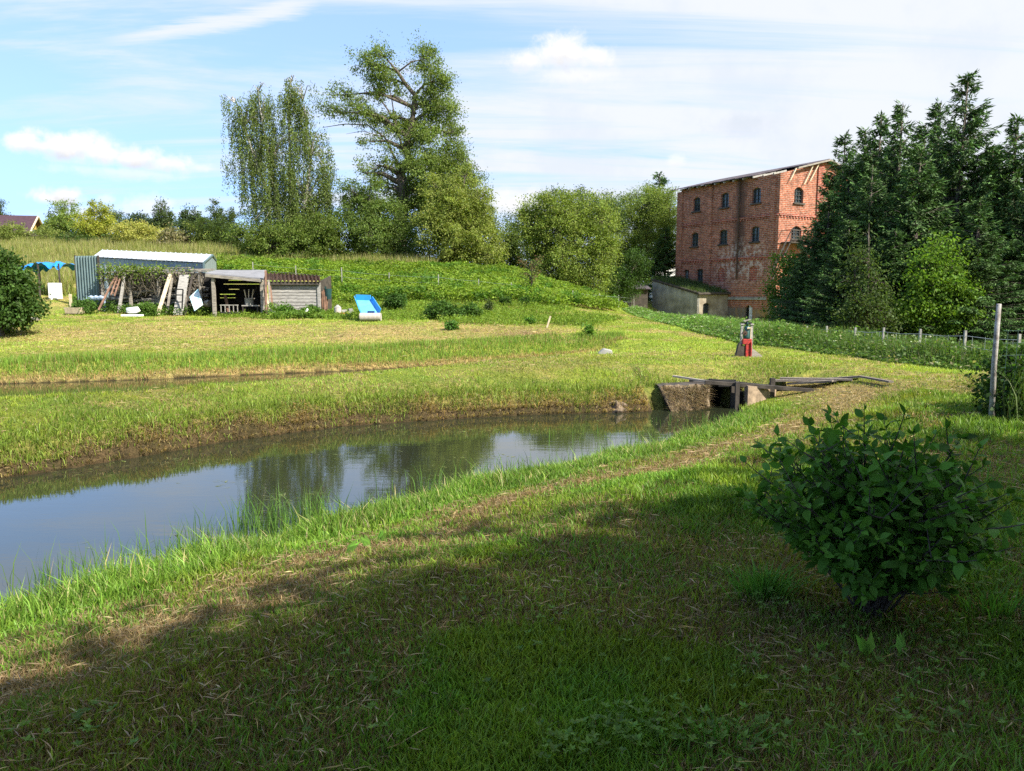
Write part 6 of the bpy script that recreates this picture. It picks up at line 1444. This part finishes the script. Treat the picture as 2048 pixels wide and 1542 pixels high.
# tall weeds along the right fence
parts = []
EDGE = [(1245, 620), (1300, 640), (1380, 660), (1440, 676), (1500, 690), (1580, 697), (1680, 712), (1800, 728), (1900, 738), (2048, 750), (2120, 752)]
el = np.array([at_z(a, b, hz(*on_ground(a, b)[:2]))[:2] for a, b in EDGE])
L = np.r_[0, np.cumsum(np.linalg.norm(np.diff(el, axis=0), axis=1))]
n = 120000; s = L[-1]*U(0, 1, n)**.75; s = L[-1]-s*1.0; i = np.clip(np.searchsorted(L, s)-1, 0, len(el)-2); e = el[i+1]-el[i]; ln = np.linalg.norm(e, axis=1)[:, None]
bb = el[i]+e/ln*(s-L[i])[:, None]; nrm = np.c_[e[:, 1], -e[:, 0]]/ln; nrm *= np.where(nrm[:, :1] > 0, 1, -1); r0_ = np.hypot(bb[:, 0], bb[:, 1]); off = U(0, 1, n)**1.2*np.interp(r0_, [16, 24, 34], [3.0, 2.6, 1.6])-.1
b2 = bb+nrm*off[:, None]; z = height(b2[:, 0], b2[:, 1]); grow_ = sst(off, -.1, .8)
cl = vnoise(b2[:, 0], b2[:, 1], 1.4, 33, 3); hh = (.12+.56*grow_*(.4+cl))*U(.5, 1.1, n)*np.interp(r0_, [16, 26, 36], [1, 1, .75])
c = np.array([.085, .15, .03])*(.7+.7*cl)[:, None]*np.interp(r0_, [22, 30], [1, 1.7])[:, None]; c = np.where((U(0, 1, n) < .10)[:, None], np.array([.24, .23, .12]), c)
k = U(0, 1, n) < .62; parts.append(blades(np.c_[b2, z][k], hh[k], U(.014, .032, k.sum()), c[k], lean=.45, seg=False))
k = ~k; m = k.sum(); parts.append(leafq(np.c_[b2, z+hh*U(.3, .95, n)][k], U(.07, .14, m), U(.04, .07, m), rdir(m, .5), rdir(m, .6, 1), c[k]))
# pale umbels
m = 90; j = rng.integers(0, n, m); ctr = np.c_[b2[j], (z+hh*1.05)[j]]; q = np.repeat(ctr, 12, 0)+rng.normal(0, 1, (m*12, 3))*np.array([.05, .05, .012])
parts.append(leafq(q, np.full(len(q), .035), np.full(len(q), .03), rdir(len(q), .2), rdir(len(q), .2, 1), np.tile([.55, .58, .42], (len(q), 1))))
cover('fence_weeds', 'tall weeds and grasses growing through the right-hand wire fence', 'weeds', parts)
# weeds near the tall post at the right border
parts = []
n = 16000; x = U(5.95, 13, n); y = U(8.8, 14, n); k = x > .655*y+.05; x, y = x[k], y[k]; n = len(x); z = height(x, y); cl = vnoise(x, y, .7, 37, 3)
parts.append(blades(np.c_[x, y, z], U(.3, .95, n)*(.5+.6*cl), U(.008, .018, n), np.tile([.10, .15, .035], (n, 1)), lean=.5))
n = 16000; x = U(6.05, 12, n); y = U(9.0, 13.5, n); k = x > .655*y+.12; x, y = x[k], y[k]; n = len(x); z = height(x, y)+U(.05, .8, n)
parts.append(leafq(np.c_[x, y, z], U(.05, .09, n), U(.03, .05, n), rdir(n, .5), rdir(n, .6, 1), np.tile([.06, .12, .022], (n, 1))))
cover('border_weeds', 'dense weeds behind the wire netting at the right border', 'weeds', parts)
# low leafy weeds in the shaded foreground lawn
def lobed(cx, cy, cz_, R, col, parts):
    m = int(U(3, 7)); a = np.linspace(0, 2*math.pi, m, endpoint=False)+U(0, 6)
    d = np.c_[np.cos(a), np.sin(a), U(.1, 1.1, m)]; P = np.tile([cx, cy, cz_], (m, 1)); parts.append(leafq(P, np.full(m, R)*U(.7, 1.1, m), np.full(m, R*.5), d, np.tile([0, 0, 1.0], (m, 1))+rng.normal(0, .15, (m, 3)), np.tile(col, (m, 1)), .15))
parts = []
pts = []
for (px, py, sx, sy, cnt) in [(1270, 1460, 150, 45, 120), (1480, 1480, 120, 40, 60), (1500, 1350, 160, 60, 40), (1900, 1300, 120, 80, 60), (1850, 1450, 160, 60, 60), (1130, 1500, 60, 30, 25), (1940, 1150, 80, 50, 50), (1560, 1200, 60, 30, 30), (1700, 1330, 120, 50, 30), (1050, 1250, 200, 60, 30), (700, 1400, 200, 80, 30), (200, 1450, 160, 60, 30), (1750, 1240, 160, 20, 40)]:
    for _ in range(int(cnt*.7)):
        q = at_z(px+rng.normal(0, sx*.6), py+rng.normal(0, sy*.6), .05)
        if q[1] > 1.5: pts.append(q)
for q in pts:
    z = hz(q[0], q[1]); lobed(q[0], q[1], z+U(.04, .09), U(.014, .034), np.array([.13, .23, .035])*U(.6, 1.25), parts)
# coarse grass tuft left of the shrub and a few dock leaves
for (px, py, cnt, hh) in [(1530, 1195, 260, .20), (1990, 1230, 120, .16), (1430, 1490, 90, .12)]:
    q = at_z(px, py, 0); X = rng.normal(q[0], .07, cnt); Yy = rng.normal(q[1], .05, cnt); dirs = np.c_[(X-q[0])*7, (Yy-q[1])*7, np.zeros(cnt)]
    parts.append(blades(np.c_[X, Yy, height(X, Yy)], U(.5, 1.1, cnt)*hh, U(.005, .009, cnt), np.tile([.09, .22, .03], (cnt, 1)), lean=.5, dirs=dirs))
for (px, py, L_, a) in [(1735, 1320, .13, 1.9), (1800, 1315, .10, 1.2), (1640, 1310, .06, 1.6), (690, 1052, .14, .3), (740, 1040, .12, 2.6), (760, 1030, .12, 1.2)]:
    q = at_z(px, py, -.1 if py < 1100 else 0); z = hz(q[0], q[1]); m = 3
    parts.append(leafq(np.tile([q[0], q[1], z+.02], (m, 1)), U(.8, 1, m)*L_, np.full(m, L_*.34), np.c_[np.cos(a+U(-.5, .5, m)), U(-.3, .3, m), U(.5, 1.2, m)], np.tile([0, -1, .4], (m, 1)), np.tile([.17, .33, .05], (m, 1))))
cover('lawn_weeds', 'low leafy weeds and tufts scattered in the shaded foreground lawn', 'weeds', parts)
# floating grass and scum lines on the pond
parts = []
for (px, py, sx, sy, cnt) in [(900, 860, 260, 6, 130), (300, 925, 160, 6, 70), (560, 1000, 40, 10, 40), (1380, 850, 50, 10, 60), (640, 1040, 60, 12, 90), (980, 915, 60, 8, 50), (300, 1100, 90, 10, 40), (440, 965, 30, 4, 12), (1250, 845, 100, 6, 40), (700, 905, 60, 5, 25), (150, 945, 90, 4, 30), (1300, 880, 50, 6, 25), (520, 890, 120, 3, 25), (900, 950, 50, 8, 30)]:
    X = rng.normal(px, sx, cnt); Yy = rng.normal(py, sy, cnt); q = np.array([at_z(a, b, W1+.006) for a, b in zip(X, Yy)]); k = poly_sd(q[:, 0], q[:, 1], POND) < -.05; q = q[k]; m = len(q)
    if m: parts.append(leafq(q, U(.06, .22, m), U(.005, .012, m), np.c_[U(-1, 1, m), U(-.5, .5, m), np.zeros(m)], np.tile([0, 0, 1.0], (m, 1)), np.tile([.22, .24, .10], (m, 1)), .3, .0))
cover('floating_grass', 'thin blades of grass floating on the pond surface', 'grass', parts)

# ------------------------------------------------------------------ the house and trees behind the photographer, whose shade falls on the foreground
def shade_house():
    cot = 1/math.tan(SUN_EL); sx, sy = math.sin(SUN_AZ), math.cos(SUN_AZ); H = 8.0
    def foot(px, py): q = at_z(px, py, 0); return np.array([q[0]+sx*cot*H, q[1]+sy*cot*H])
    A = foot(60, 1300); B = foot(1650, 965); d = (B-A)/np.linalg.norm(B-A); A = A-d*4.5; B = B+d*2.2
    n = np.array([d[1], -d[0]]); W = 8.0; L = np.linalg.norm(B-A)
    r = empty('rendered_house', (*A, 0), 'plain pale house behind the photographer', 'house')
    def p(s, t, z): q = A+d*s+n*t; return np.array([q[0], q[1], z])
    e = 3.2 ; t0 = -.0
    mb = MB(); mb.prism([p(0, 2.0, -.3), p(L, 2.0, -.3), p(L, W, -.3), p(0, W, -.3)], (0, 0, 3.6)); mb.build('wall', plain('cream_render', (.45, .42, .36), .9, .1), r)
    mb = MB(); mb.prism([p(-.3, 1.2, 3.3), p(L+.3, 1.2, 3.3), p(L+.3, W+.3, 3.3), p(-.3, W+.3, 3.3)], (0, 0, .3)); mb.build('roof', M['roofsheet'], r)
    return A, B, d, n
hA, hB, hd, hn = shade_house()
for i, (s0_, s1_, lab) in enumerate([(-1.5, 4.2, 'garden tree behind the photographer, nearest the pond'), (4.0, 8.6, 'tall garden tree in the middle behind the photographer'), (8.4, 13.6, 'garden tree behind the photographer, nearest the fence')]):
    cl = []
    for k in range(9):
        for h, rr_, nn_ in ((7.0+U(-.5, .3), 1.0, .5), (5.2, 1.25, .9), (3.6, 1.2, 1.0), (6.1, 1.3, 2.4), (7.9+U(-.5, .5), .9, .2)):
            q = hA+hd*(s0_+(s1_-s0_)*(k+.5)/9)+hn*nn_; cl.append((q[0], q[1], h, rr_, 1.0, .12 if h > 7.35 else 1))
    q = hA+hd*(s0_+s1_)/2+hn*.9
    tree('garden_tree', lab, 'tree', (q[0], q[1], 0), cl, GL['mid'], 30000, L=.26, W=.17, trunkr=.16, cluster=.38, dens=24, shell=.25)
